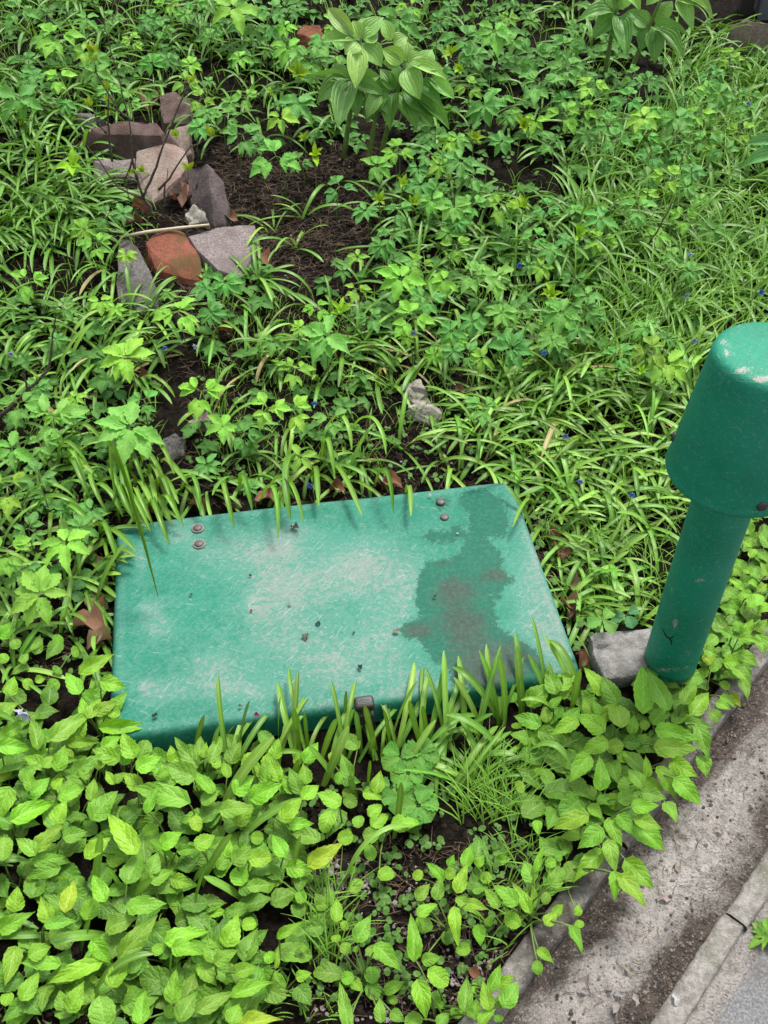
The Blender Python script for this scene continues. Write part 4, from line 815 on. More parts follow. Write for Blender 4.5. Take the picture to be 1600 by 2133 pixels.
# the rest of the squill, by density of the photograph's patches: x0, y0, x1, y1, tufts, leaves, azimuth, spread, lengths
ZONES = [(-60, -60, 330, 240, 22, 7, 0, 3.14, (.12, .21)), (-60, 240, 190, 520, 22, 8, -0.4, 1.6, (.13, .22)), (-60, 500, 330, 800, 24, 6, -0.3, 2.2, (.11, .19)),
         (330, -60, 700, 140, 12, 5, 0, 3.14, (.12, .19)), (400, 60, 720, 320, 14, 4, 0, 3.14, (.12, .18)), (480, 560, 800, 760, 7, 6, 0.5, 2.0, (.11, .19)), (400, 620, 820, 1000, 15, 5, -.6, 2.4, (.10, .16)),
         (800, 380, 1200, 640, 20, 6, 0, 3.14, (.12, .2)), (800, 640, 1180, 980, 30, 6, 0, 3.14, (.10, .18)), (1150, 640, 1460, 1080, 40, 7, 0, 3.14, (.10, .18)), (850, -60, 1250, 330, 14, 5, 0, 3.14, (.12, .2)),
         (1180, 300, 1660, 660, 58, 7, 0.5, 2.0, (.13, .22)), (1400, 60, 1680, 340, 26, 7, 0.4, 2.2, (.14, .22)), (1090, 1030, 1370, 1300, 13, 4, 0, 3.14, (.09, .15)), (-60, 780, 180, 1080, 10, 5, -.5, 1.8, (.1, .17)), (-60, 1060, 210, 1400, 12, 5, .3, 1.8, (.09, .16)), (1130, 1180, 1330, 1290, 4, 4, 0, 3.14, (.08, .13)), (860, 1640, 960, 1750, 2, 6, 1.2, .5, (.12, .17)), (920, 1620, 1060, 1680, 2, 5, 1.6, 2, (.1, .15))]
CAND = []
for x0, y0, x1, y1, n, nl, az, sp, Lr in ZONES:
    k = tries = 0; n = int(n * (2.0 if y1 < 700 else 1.45))
    while k < n and tries < n * 6:
        tries += 1; x, y = rr(x0, x1), rr(y0, y1)
        if 430 < x < 770 and 330 < y < 540 and R.random() < .9: continue     # bare soil right of the rock pile
        if 180 < x < 545 and 250 < y < 640 and poly_sd(x, y, [(150, 230), (400, 190), (545, 460), (530, 590), (330, 650), (235, 640), (235, 480)]) < 2: continue
        if math.hypot(x - 880, (y - 860) * .8) < 62 or math.hypot(x - 420, (y - 895) * .8) < 34: continue
        if 1510 < x < 1680 and 30 < y < 150: continue
        p = gnd(x, y)
        if not free(p): continue
        CAND.append((y, x, p, max(2, nl + R.choice((-2, -1, 0, 1, 2))), az, sp, Lr)); k += 1
for x, y, az, sp, Lr, nn in [(x, y, 1.5, .55, (.12, .18), 4) for x, y in ((470, 1610), (560, 1605), (640, 1600), (700, 1602), (745, 1590), (790, 1585), (835, 1575), (880, 1565), (930, 1560), (985, 1535), (1040, 1505), (1090, 1485), (1140, 1470))] + [(x, y, 0, 3.1, (.1, .17), 6) for x, y in ((235, 655), (300, 668), (345, 650), (425, 612), (470, 610), (540, 585), (232, 480), (225, 560), (170, 345), (180, 400), (215, 430), (560, 480), (610, 520), (250, 245), (330, 190), (640, 450), (150, 270), (410, 250))] + [(x, y, -1.1, 1.0, (.1, .16), 5) for x, y in ((300, 1040), (335, 1010), (385, 1005), (450, 1015), (520, 1005), (600, 995), (660, 985), (745, 975), (1000, 975), (1105, 1015), (1140, 1085), (1165, 1165), (1195, 1235), (215, 1120), (200, 1230), (205, 1330), (215, 1400))]:
    p = gnd(x + rr(-12, 12), y + rr(-5, 5))
    for _ in range(30):
        if free(p): break
        p += HY * (.008 if az < 0 else -.008)
    CAND.append((3000, x, p, nn, az, sp, Lr))
CAND.sort(key=lambda c: -c[0] + (500 if not 0 < c[1] < 1600 else 0))
for y, x, p, nl, az, sp, Lr in CAND: tuft(p, x, y, nl, az, sp, Lr)
LOW = MB()
OUT = []             # the bed goes on beyond the photograph's edges
while len(OUT) < 900:
    p = Vector((rr(-2.3, 2.6), rr(.3, 5.4), 0))
    if not free(p) or (p - CP).dot(FW) < .2: continue
    x, y, _ = proj(p)
    if -50 < x < 1650 and -50 < y < 2200: continue
    p.z = g(p.x, p.y) - .006; OUT.append(p)
    for _ in range(5): far_strap(p + Vector((rr(-.02, .02), rr(-.02, .02), 0)), rr(0, 6.28), rr(.1, .2), rr(.0065, .012), R.choice((1, 2, 3, 4, 5, 6, 7, 9)))
for x0, y0, x1, y1, n in ((820, -40, 1300, 340, 260), (1180, 80, 1640, 420, 170), (780, 400, 1200, 700, 110), (-40, -40, 340, 230, 120), (330, -40, 760, 160, 150), (560, 120, 760, 330, 30), (1200, 420, 1540, 820, 50), (-40, 640, 260, 1080, 50), (400, 560, 800, 980, 50)):
    for _ in range(n):
        p = gnd(rr(x0, x1), rr(y0, y1))
        if not free(p): continue
        h = rr(.015, .045); a0 = rr(0, 6.28); c = p + Vector((0, 0, h)); m = R.choice((3, 3, 5)); Rm = rr(.025, .05); nrm = Vector((rr(-.3, .3), rr(-.6, .1), 1)).normalized()
        for k in range(m):
            d = Vector((math.cos(a0 + k * 1.25), math.sin(a0 + k * 1.25), rr(-.25, .2))); me = R.choice(ELD); M = frame(c, c + d * Rm, nrm, Rm * .6)
            LOW.add([M @ v.co for v in me.vertices], [tuple(q.vertices) for q in me.polygons], [((i % 5) / 4, (i // 5) / 12) for i in range(65)])
for p in OUT:
    for _ in range(2):
        c = p + Vector((rr(-.06, .06), rr(-.06, .06), rr(.03, .08))); a0 = rr(0, 6.28); Rm = rr(.03, .055); nrm = Vector((rr(-.3, .3), rr(-.4, .2), 1)).normalized()
        for k in range(5):
            d = Vector((math.cos(a0 + k * 1.25), math.sin(a0 + k * 1.25), rr(-.25, .2))); me = R.choice(ELD); M = frame(c, c + d * Rm, nrm, Rm * .6)
            LOW.add([M @ v.co for v in me.vertices], [tuple(q.vertices) for q in me.polygons], [((i % 5) / 4, (i // 5) / 12) for i in range(65)])
o = link('low_leaves', LOW.mesh('low_leaves', M_ELDER)); o.color = (0.085, 0.225, 0.045, 1)
tag(o, 'low young ground elder leaves carpeting the soil between the larger plants', 'undergrowth', None, 'stuff')
o = link('strap_leaves', FAR.mesh('strap_leaves', M_SQUILL)); o.color = (0.10, 0.245, 0.024, 1)
tag(o, 'dense strap leaves of many more squills filling the far part of the bed', 'strap leaves', None, 'stuff')
for x0, y0, x1, y1, n in ((820, 0, 1250, 330, 18), (1180, 120, 1560, 420, 16), (800, 420, 1200, 760, 18), (0, 0, 330, 200, 8), (330, 0, 700, 150, 8), (1200, 420, 1500, 800, 8), (0, 640, 250, 1080, 6)):
    for _ in range(n): elder(rr(x0, x1), rr(y0, y1), rr(18, 30), R.choice((0, 0, 1, 2)))

# ------------------------------------------------------------------ lilies: whorls of broad leaves on upright stems
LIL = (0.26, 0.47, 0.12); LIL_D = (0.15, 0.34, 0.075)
def lily(base_px, stems, label, name='lily_plant'):
    b0 = gnd(*base_px); o = empty(name, b0)
    for bx, by, top, sheath, whorls in stems:
        b = gnd(bx, by); t = above(b, *top); st = MB()
        st.tube(bezier(b - b0 - Vector((0, 0, .01)), (b + t) / 2 - b0 + Vector((0, .01, 0)), t - b0, 6), [.0085, .008, .0075, .007, .006, .005, .003], 8)
        link('stem', st.mesh('stem', M_STEM), o)
        for leaves, col in whorls:
            for lx, ly, tx, ty, w in leaves:
                B = above(b, lx, ly, rr(-.01, .01)); up = ty < ly
                M, T = leaf_between(B, tx, ty, w * 1.35, 0.5 if not up else 0.25, 0.5 if not up else 0.9, 0.25, 0.26)
                link('leaf', R.choice(LILY), o, local(b0, M), jit(col, .15))
    tag(o, label, 'lily')
lily((750, 335), [
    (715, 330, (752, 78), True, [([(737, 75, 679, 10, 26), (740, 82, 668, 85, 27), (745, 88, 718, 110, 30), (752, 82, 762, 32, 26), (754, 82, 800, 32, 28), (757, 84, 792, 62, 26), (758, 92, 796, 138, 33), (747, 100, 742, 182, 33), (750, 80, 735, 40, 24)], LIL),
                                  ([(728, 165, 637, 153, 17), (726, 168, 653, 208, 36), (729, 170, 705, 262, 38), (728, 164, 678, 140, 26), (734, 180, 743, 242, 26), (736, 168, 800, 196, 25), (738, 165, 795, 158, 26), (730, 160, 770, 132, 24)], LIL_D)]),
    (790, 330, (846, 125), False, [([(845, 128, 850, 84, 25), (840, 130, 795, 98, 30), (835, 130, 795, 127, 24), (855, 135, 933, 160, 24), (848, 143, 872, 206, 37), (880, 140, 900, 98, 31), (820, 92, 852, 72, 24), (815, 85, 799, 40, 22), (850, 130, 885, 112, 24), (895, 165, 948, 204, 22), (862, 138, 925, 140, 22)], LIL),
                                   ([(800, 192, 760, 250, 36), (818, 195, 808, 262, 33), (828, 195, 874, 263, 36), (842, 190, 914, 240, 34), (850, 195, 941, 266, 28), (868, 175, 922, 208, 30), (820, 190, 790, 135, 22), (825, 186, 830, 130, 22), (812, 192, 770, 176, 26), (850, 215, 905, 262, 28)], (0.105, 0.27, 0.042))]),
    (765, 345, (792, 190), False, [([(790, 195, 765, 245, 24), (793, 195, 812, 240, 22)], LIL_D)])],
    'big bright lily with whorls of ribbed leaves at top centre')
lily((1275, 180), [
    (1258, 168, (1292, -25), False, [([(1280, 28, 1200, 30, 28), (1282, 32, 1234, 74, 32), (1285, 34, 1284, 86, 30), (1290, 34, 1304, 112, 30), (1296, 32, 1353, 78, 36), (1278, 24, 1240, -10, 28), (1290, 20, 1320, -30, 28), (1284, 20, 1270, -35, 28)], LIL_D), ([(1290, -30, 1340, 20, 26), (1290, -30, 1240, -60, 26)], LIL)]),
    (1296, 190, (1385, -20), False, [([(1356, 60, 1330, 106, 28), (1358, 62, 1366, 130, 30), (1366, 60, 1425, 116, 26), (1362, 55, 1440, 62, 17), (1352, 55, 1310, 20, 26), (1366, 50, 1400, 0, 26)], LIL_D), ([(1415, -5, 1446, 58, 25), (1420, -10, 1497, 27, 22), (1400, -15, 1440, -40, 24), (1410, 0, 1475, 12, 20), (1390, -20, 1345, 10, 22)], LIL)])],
    'second lily with drooping whorls cut by the top edge, right of centre')
tb_ = gnd(1645, 350); tul = empty('tulip_plant', tb_)
for bx, by, h, tx, ty, w in ((1632, 322, .10, 1538, 338, 36), (1630, 300, .12, 1548, 292, 30), (1650, 315, .12, 1600, 250, 30), (1640, 345, .08, 1610, 390, 30)):
    B = gnd(bx, by, h); M, T = leaf_between(B, tx, ty, w, .6, .5, .1, .24); link('leaf', R.choice(LILY), tul, local(tb_, M), jit((0.15, 0.36, 0.13), .1))
    st = MB(); st.tube([Vector((0, 0, -.01)), (B - tb_) * .5, B - tb_], .004, 6); link('stem', st.mesh('stem', M_STEM), tul)
tag(tul, 'broad grey-green tulip leaves at the right edge', 'tulip plant')
# ------------------------------------------------------------------ twiggy shrub and bare branches
def shrub(name, base_px, branches, buds, label, r0=0.006):
    b = gnd(*base_px); o = empty(name, b)
    for i, br in enumerate(branches):
        pts = [above(b, x, y, d) - b for x, y, d in br]; m = len(pts); fine = []
        for a, c in zip(pts, pts[1:]):
            for t in (0, .34, .67): fine.append(a.lerp(c, t) + Vector((rr(-.003, .003), rr(-.003, .003), rr(-.003, .003))))
        fine.append(pts[-1]); st = MB(); mm = len(fine)
        st.tube(fine, [max(.0011, r0 * (1 - .8 * j / mm) * (1 if i == 0 else .6)) for j in range(mm)], 6); link('branch', st.mesh('branch', M_BARK), o)
    for x, y, s in buds:
        c = above(b, x, y) ; nb = R.choice((3, 4))
        for k in range(nb):
            a = rr(0, 6.28); d = Vector((math.cos(a) * .5, math.sin(a) * .3, rr(.4, 1))).normalized()
            link('leaf', R.choice(ELD), o, local(b, frame(c + d * .002, c + d * s * .0016 * rr(.7, 1.2), (to_cam(c) + Vector((rr(-.5, .5), 0, 0))).normalized(), s * .0008)), jit((0.28, 0.42, 0.03), .12))
    tag(o, label, 'shrub')
shrub('budding_shrub', (322, 452), [
    [(322, 452, 0), (312, 430, 0), (300, 412, .01), (318, 365, .02), (340, 310, .03), (375, 215, .05), (396, 172, .05)],
    [(300, 412, .01), (285, 370, 0), (275, 330, -.01), (268, 250, 0), (250, 170, .02), (222, 75, .03), (214, 40, .03)],
    [(268, 250, 0), (240, 222, -.01), (205, 160, 0), (196, 128, 0)], [(232, 335, -.02), (226, 270, -.02), (222, 222, -.02), (229, 180, -.02)],
    [(300, 412, .01), (245, 392, -.02), (215, 345, -.03), (182, 305, -.03)], [(222, 280, -.02), (205, 258, -.02), (192, 225, -.02)],
    [(330, 395, .0), (362, 360, .0), (395, 305, .01), (440, 288, .01)], [(342, 430, 0), (345, 385, 0), (350, 350, .02)], [(275, 330, -.01), (262, 375, 0), (268, 412, 0)]],
    [(196, 110, 18), (197, 128, 14), (228, 186, 20), (224, 212, 14), (190, 222, 16), (300, 358, 16), (278, 362, 18), (366, 285, 18), (392, 355, 18), (444, 284, 20), (396, 172, 16), (222, 240, 12)], 'small budding shrub with bare grey twigs in front of the rock pile')
shrub('bare_branch', (0, 885), [[(-20, 890, 0), (20, 850, .0), (60, 812, .0), (95, 775, .01), (106, 740, .02), (110, 700, .03), (117, 660, .03)], [(60, 812, 0), (50, 790, 0), (48, 770, 0)]], [(78, 790, 8), (40, 838, 8)], 'bare brown branch leaning in from the left edge', .006)
shrub('bare_twig', (1340, 560), [[(1335, 560, 0), (1352, 510, 0), (1375, 470, .01), (1400, 425, .02), (1412, 410, .02)]], [], 'thin dark twig rising among the grass on the right', .004)
shrub('bare_twig', (1150, 545), [[(1146, 560, 0), (1152, 520, 0), (1160, 475, 0)]], [], 'short dark twig in the middle of the leafy right side', .0025)
shrub('bare_twig', (150, 150), [[(96, 30, .0), (130, 70, 0), (175, 130, 0)]], [], 'thin grey twig slanting near the top left', .003)
st = MB(); a, b = gnd(250, 494, .05), gnd(436, 468, .075); mid = a.lerp(b, .5)
st.tube([a - mid, a.lerp(b, .3) - mid + Vector((0, 0, .004)), a.lerp(b, .65) - mid + Vector((0, 0, .003)), b - mid], [.0035, .005, .0042, .003], 7)
o = link('straw_stalk', st.mesh('straw_stalk', M_STRAW)); o.location = mid; tag(o, 'pale dry stalk lying across the red stone', 'stalk')
# ------------------------------------------------------------------ small blue squill flowers, white bells
PET = leaf_shape('petal', M_PETAL, ovate(.8, .8), 5, 1, .15, (.3, -.2), 0, 0, 0, 200)
def flower(px, py, col, label, h=.115, n=6, size=.013):
    C = gnd(px, py, h); b = Vector((C.x + rr(-.02, .02), C.y + rr(-.01, .03), 0)); b.z = g(b.x, b.y); o = empty('squill_flower', b)
    u, v = hatch_uv(b.x, b.y)
    ax = (Vector((rr(-.5, .5), -.6, rr(-.5, .4)))).normalized(); s1 = ax.cross(Vector((0, 0, 1))).normalized(); s2 = ax.cross(s1)
    for k in range(n):
        a = 6.28 * k / n; d = (s1 * math.cos(a) + s2 * math.sin(a)) * .8 + ax * .6
        link('petal', PET, o, local(b, frame(C, C + d.normalized() * size, ax, size * .42)), jit(col, .15))
    st = MB(); st.tube(bezier(Vector((0, 0, 0)), Vector((0, 0, h * .8)), C - b, 4), .0009, 5); link('stem', st.mesh('stem', M_STEM), o)
    tag(o, label, 'flower', 'small squill flowers')
BLUE, PALE = (0.10, 0.22, 0.75), (0.62, 0.70, 0.9)
for x, y, c, l in ((340, 720, BLUE, 'vivid blue squill flower left of centre, below the long grey stone'), (411, 720, PALE, 'pale squill flower below the red stone'), (655, 835, BLUE, 'blue star squill flower beside ground elder above the hatch'), (650, 1008, BLUE, 'blue squill flower just behind the back edge of the hatch'), (1085, 552, BLUE, 'light blue squill flower in the leafy right centre'), (1135, 733, (.16, .36, .85), 'open light blue squill star among the straps right of centre'), (30, 44, PALE, 'pale blue squill flower at the top left corner'), (1212, 998, (.3, .4, .85), 'blue squill flower between the hatch corner and the vent cap'), (1318, 1026, (.2, .35, .85), 'blue squill flower just left of the vent cap'), (1427, 612, (.3, .4, .85), 'blue squill flower in grass up left of the vent cap'), (1448, 705, (.35, .5, .9), 'blue squill flower beside the top of the vent cap'), (1585, 606, BLUE, 'blue squill flower at the right edge above the vent cap'), (1440, 525, (.35, .45, .85), 'pale blue squill flower in the long grass at right'), (1180, 905, (.3, .4, .85), 'blue squill flower in straps midway between stone lumps and vent cap'), (860, 690, (.35, .4, .9), 'bluish squill flower under the lime ground elder right of centre'), (22, 733, (.5, .6, .85), 'faded blue squill bud near the left edge'), (1560, 212, (.3, .4, .8), 'blue flower speck in the bright grass at top right')):
    flower(x, y, c, l)
for x, y, l in ((48, 1476, 'white bell flower cluster lying on leaves at the left edge'), (56, 1482, 'white bell flower beside the cluster at the left edge')): flower(x, y, (.75, .8, .92), l, .1, 5, .02)
def flake(name, px, py, h, L, w, az, col, label, cat, curl=.5, group=None, seedv=0, z=None, mat=None):
    p = gnd(px, py, h) if z is None else plane_z(px, py, z)
    me = leaf_shape(name, mat or M_DRY, ovate(.6, .7), 7, 2, curl * .6, (curl, -curl), .05, 0, .22, seedv)
    M = Matrix.Translation(p) @ Matrix.Rotation(az, 4, 'Z') @ Matrix.Rotation(rr(-.25, .25), 4, 'X') @ Matrix.Rotation(rr(-.3, .3), 4, 'Y') @ Matrix.Diagonal((w, L, L, 1)) @ Matrix.Translation((0, -.5, 0))
    o = link(name, me); o.location = p; o.matrix_basis = M; o.color = (*col, 1)
    if label: tag(o, label, cat, group)
    return o
BRN = ((0.26, 0.10, 0.05), (0.36, 0.17, 0.09), (0.17, 0.08, 0.05), (0.42, 0.25, 0.15))
for i, (x, y, L, az, c, l) in enumerate(((815, 1012, .055, 1.2, 1, 'curled brown leaf at the back edge of the hatch, right of its middle'), (790, 1008, .04, .3, 0, 'folded rust leaf left of the curled brown leaf behind the hatch'), (700, 1024, .045, 1.5, 0, 'red-brown dead leaf tucked behind the middle of the hatch'), (555, 1042, .06, 1.7, 1, 'broad tan dead leaf behind the hatch left of its middle'), (410, 1060, .055, .9, 1, 'tan dead leaf behind the hatch near the left rivets'), (300, 1072, .055, 1.6, 0, 'rust dead leaf at the back left corner of the hatch'), (480, 1055, .05, 1.2, 2, 'dark dead leaf behind the hatch between straps'), (200, 1135, .05, .2, 2, 'dark brown leaf at the left of the hatch near its back corner'), (215, 1180, .05, .1, 1, 'orange-brown leaf edge against the left side of the hatch'), (200, 1262, .06, .6, 1, 'curled brown leaf beside the left side of the hatch, upper'), (185, 1312, .08, 1.3, 3, 'large pale tan dead leaf left of the hatch'), (205, 1345, .06, 2.2, 3, 'torn tan leaf below the large pale dead leaf left of the hatch'), (1165, 1150, .06, .2, 1, 'rolled brown leaf right of the hatch'), (1150, 1125, .045, 1.4, 0, 'reddish leaf scrap right of the hatch, above the rolled leaf'), (1190, 1235, .05, 1.2, 3, 'pale pinkish leaf scrap right of the hatch'), (1185, 1268, .05, .7, 1, 'tan leaf scrap close to the hatch side above the concrete block'), (1212, 1378, .05, .15, 0, 'brown leaf standing in the gap at the front right hatch corner'), (290, 440, .07, 1.1, 1, 'orange-brown leaf scrap below the rock pile twigs'), (405, 410, .08, 2.2, 1, 'orange-brown curled leaf between the tan and dark stones'), (275, 470, .07, 1.9, 2, 'dark curled leaf above the pale stalk'), (370, 425, .08, .5, 2, 'dry purple-brown leaf by the foot of the rock pile'), (545, 545, .06, 1.0, 1, 'tan leaf scrap at the right end of the granite stone'), (480, 458, .05, 1.2, 1, 'tan leaf scrap above the granite stone'), (310, 215, .09, .1, 3, 'pale pink dry leaf above the brown slab'), (470, 695, .05, 1.0, 0, 'red-brown leaf scrap on soil below the granite stone'), (300, 790, .05, .9, 0, 'red-brown leaf scrap among straps left of centre'), (1590, 1445, .06, .4, 3, 'pinkish dead leaf on the gutter at the right edge'), (985, 2032, .03, .8, 1, 'small rust leaf crumb at the bottom centre'), (1560, 1560, .045, 2.4, 2, 'dark leaf scrap on the gutter near the right edge'), (1195, 1290, .04, 1.8, 2, 'dark leaf curl beside the hatch near the block'), (960, 815, .04, .8, 1, 'orange leaf scrap left of the grey pebble'), (715, 710, .04, 1.4, 0, 'rust leaf scrap under ground elder at centre'))):
    flake('dry_leaf', x, y, .008, L, L * rr(.5, .75), az, jit(BRN[c], .2), l, 'dead leaf', rr(.4, .9), 'brown dead leaves', i)
PINK = (0.55, 0.47, 0.42)
for i, (x, y, L, az, l) in enumerate(((1311, 2022, .017, .8, 'pale bud scale on the gutter, upper one near bottom right'), (1213, 2066, .018, 1.4, 'tan bud scale with a thin stalk on the gutter'), (1288, 2072, .016, 1.3, 'pale bud scale right of the stalked tan one'), (1323, 2082, .018, .2, 'whitish bud scale close to the thin kerb'), (1282, 2100, .02, -.6, 'long pale bud scale at the bottom of the gutter'), (1385, 1875, .02, 1.5, 'pale scale under the hanging leaf tips on the gutter'), (1410, 1808, .018, .1, 'whitish scale beside the longest hanging leaf'), (1406, 2083, .018, .2, 'white bird dropping on the thin kerb'), (1568, 1678, .014, .3, 'tan scale on the gutter near the right edge'), (1495, 1730, .016, 1.1, 'pale curved scale in the middle of the gutter'), (1270, 2060, .014, 1.9, 'brown scale beside the bud scales on the gutter'))):
    c = (.8, .8, .78) if 'white bird' in l else jit(PINK, .15)
    flake('bud_scale' if 'bird' not in l else 'bird_dropping', x, y, 0, L, L * .5, az, c, l, 'bud scale' if 'bird' not in l else 'dropping', .3, 'fallen bud scales', i + 40, z=.003 if 'kerb' in l else -.01)
for i, (x, y, L, c, l) in enumerate(((825, 1316, .014, (.45, .28, .2), 'curled tan husk at the left tip of the wet stain'), (638, 1328, .02, (.2, .17, .15), 'dark chipped patch with a husk in the middle of the hatch'), (662, 1300, .012, (.06, .05, .045), 'small dark crumb above the chipped patch on the hatch'), (750, 1390, .013, (.03, .03, .03), 'black crumb on the hatch above the padlock'), (535, 1490, .012, (.35, .03, .12), 'crimson bud scale on the hatch near its front edge'), (501, 1471, .008, (.3, .06, .04), 'tiny red scale left of the crimson one on the hatch'), (323, 1491, .012, (.03, .03, .03), 'dark sliver near the front left of the hatch'), (521, 1199, .008, (.16, .09, .05), 'brown seed on the left half of the hatch'), (398, 1239, .008, (.12, .08, .06), 'brown seed near the left side of the hatch'), (523, 1273, .008, (.4, .12, .12), 'reddish crumb left of the chipped patch on the hatch'), (896, 1032, .01, (.7, .68, .66), 'white flake beside the right rivets of the hatch'), (953, 1112, .007, (.7, .7, .7), 'white speck in the small wet patch of the hatch'), (737, 1318, .007, (.1, .07, .06), 'brown crumb right of the chipped patch'), (603, 1261, .009, (.4, .36, .34), 'grey husk above the chipped patch'), (905, 1243, .008, (.1, .09, .09), 'dark sliver inside the wet stain'), (615, 1100, .022, (.10, .08, .07), 'dark chip at the back of the hatch left of middle'))):
    flake('crumb', x, y, 0, L, L * .6, rr(0, 6), c, l, 'crumb', .4, 'bits lying on the hatch', i + 70, z=HT + .007)

# small rosette weed at the edge of the asphalt
rc = plane_z(1548, 1920, -.028); rc += KN * max(0, EK1 + .03 - edge_dist(rc.x, rc.y)); ros = empty('rosette_weed', rc)
for k in range(15):
    a = k * 2.4; L = .013 + .0018 * k * rr(.9, 1.1); d = Vector((math.cos(a), math.sin(a), .35 - .02 * k)).normalized()
    link('leaf', R.choice(ELD), ros, frame(Vector((0, 0, .004)), d * L * 1.1 + Vector((0, 0, .004)), Vector((0, 0, 1)), L * .38), jit((0.16, 0.32, 0.05), .15))
tag(ros, 'small pale green rosette weed by the kerb joint', 'weed')

# ------------------------------------------------------------------ uncountable stuff: grass, litter, clods, grit, seedlings
def scatter(zone, n):
    x0, y0, x1, y1 = zone
    for _ in range(n):
        p = gnd_fast(rr(x0, x1), rr(y0, y1))
        if free(p, .0): yield p
def gnd_fast(px, py):
    z = 0.0
    for _ in range(4):
        p = plane_z(px, py, z); z = g(p.x, p.y)
    p.z = z; return p
gb = MB()
def blade(p, L, w, az, th0, th1, n=4):
    d = Vector((math.cos(az), math.sin(az), 0)); s = Vector((-d.y, d.x, 0)); q = p.copy(); vs, uv = [], []
    for j in range(n + 1):
        ww = w * (1 - (j / n) ** 2) * .5 + .0001; vs += [q - s * ww, q + s * ww]; uv += [(.2, j / n), (.8, j / n)]
        th = th0 + (th1 - th0) * j / n; q = q + (d * math.cos(th) + Vector((0, 0, 1)) * math.sin(th)) * (L / n)
    gb.add(vs, [(2 * j, 2 * j + 1, 2 * j + 3, 2 * j + 2) for j in range(n)], uv)
for zone, n, az, sp, L in (((1180, 250, 1680, 800), 1000, .6, 1.3, (.09, .2)), ((1380, 110, 1700, 350), 450, .5, 1.5, (.09, .19)), ((1050, 620, 1480, 1300), 1700, .8, 3, (.03, .09)), ((800, 380, 1250, 900), 1000, 1, 3, (.03, .09)), ((-80, -80, 380, 260), 900, 1, 3, (.05, .11)), ((-80, 260, 330, 1080), 900, 1, 3, (.03, .08)), ((400, -80, 1300, 260), 900, 1, 3, (.04, .1)), ((950, 1600, 1110, 1720), 180, 1.4, 1.6, (.05, .12)), ((1000, 1740, 1120, 2020), 110, 1.4, 1.8, (.03, .08)), ((640, 1850, 720, 2020), 90, 1.5, 1.6, (.04, .11)), ((1190, 1880, 1120, 1860), 60, .6, .8, (.03, .07)), ((540, 2040, 720, 2133), 60, 1.5, 2, (.02, .05)), ((420, 620, 800, 1000), 700, .5, 3, (.03, .07))):
    for p in scatter(zone, n): blade(p, rr(*L), rr(.0016, .0034) * (2.0 if L[1] > .17 else 1), az + rr(-sp, sp), rr(.8, 1.45), rr(-.6, .9))
o = link('grass', gb.mesh('grass', M_SQUILL)); o.color = (0.15, 0.33, 0.03, 1)
tag(o, 'fine green grass growing between the straps and clumps', 'grass', None, 'stuff')
lt = MB()
for zone, n in (((360, 300, 800, 720), 1500), ((440, 300, 770, 560), 1100), ((-60, 380, 400, 800), 700), ((380, 700, 1050, 1010), 900), ((1060, 1000, 1250, 1400), 420), ((-60, 1040, 240, 1420), 300), ((650, 1750, 1130, 2133), 500), ((-60, 1980, 260, 2133), 80), ((300, -60, 1000, 300), 500), ((250, 1000, 1050, 1060), 200)):
    for p in scatter(zone, n):
        L = rr(.015, .06); a = rr(0, 6.28); d = Vector((math.cos(a), math.sin(a), rr(-.1, .15))); s = d.cross(Vector((0, 0, 1))).normalized(); z = Vector((0, 0, rr(.003, .009)))
        bend = s * rr(-.25, .25) * L; w = rr(.0003, .0007); q = [p - d * L / 2 + z, p + bend + z * 1.2, p + d * L / 2 + z]
        lt.add([q[0] - s * w, q[0] + s * w, q[1] - s * w, q[1] + s * w, q[2] - s * w * .4, q[2] + s * w * .4], [(0, 1, 3, 2), (2, 3, 5, 4)])
for _ in range(420):     # needles and hairs on the gutter too
    p = BED_A + KN * rr(.02, .18) + KU * rr(-.3, 1.2); p.z = gutter_z((p - BED_A).dot(KN), 0) + .004
    L = rr(.006, .03); a = rr(0, 6.28); d = Vector((math.cos(a), math.sin(a), 0)); s = Vector((-d.y, d.x, 0)); w = rr(.0003, .0007)
    lt.add([p - d * L / 2 - s * w, p - d * L / 2 + s * w, p + s * L * .1 - s * w, p + s * L * .1 + s * w, p + d * L / 2 - s * w, p + d * L / 2 + s * w], [(0, 1, 3, 2), (2, 3, 5, 4)])
tag(link('needle_litter', lt.mesh('needle_litter', M_LITTER)), 'brown needle and stalk litter over the soil', 'litter', None, 'stuff')
ICO = None
bm = bmesh.new(); bmesh.ops.create_icosphere(bm, subdivisions=1, radius=1); ICO = ([v.co.copy() for v in bm.verts], [tuple(v.index for v in f.verts) for f in bm.faces]); bm.free()
def lumps(zones, size, mat, name, label, cat, lift=.3):
    mbx = MB()
    for zone, n in zones:
        for p in scatter(zone, n):
            r = size[0] + (size[1] - size[0]) * R.random() ** 2.5; sx, sy, sz = r * rr(.7, 1.3), r * rr(.7, 1.3), r * rr(.5, .9); a = rr(0, 6.28); ca, sa = math.cos(a), math.sin(a)
            vs = []
            for v in ICO[0]:
                k = rr(.78, 1.18); x, y, z = v.x * sx * k, v.y * sy * k, v.z * sz * k; vs.append((p.x + x * ca - y * sa, p.y + x * sa + y * ca, p.z + z + r * lift))
            mbx.add(vs, ICO[1])
    tag(link(name, mbx.mesh(name, mat, False)), label, cat, None, 'stuff')
lumps((((360, 280, 820, 720), 1300), ((-60, 380, 420, 820), 500), ((380, 700, 1080, 1010), 1300), ((1060, 1000, 1260, 1400), 500), ((-60, 1040, 240, 1420), 350), ((640, 1750, 1130, 2133), 1500), ((-60, 1980, 300, 2150), 250), ((600, 1620, 1150, 1800), 500), ((300, -60, 1000, 300), 500)), (.0015, .009), M_CLOD, 'soil_clods', 'dark crumbs of soil covering the bare ground', 'soil')
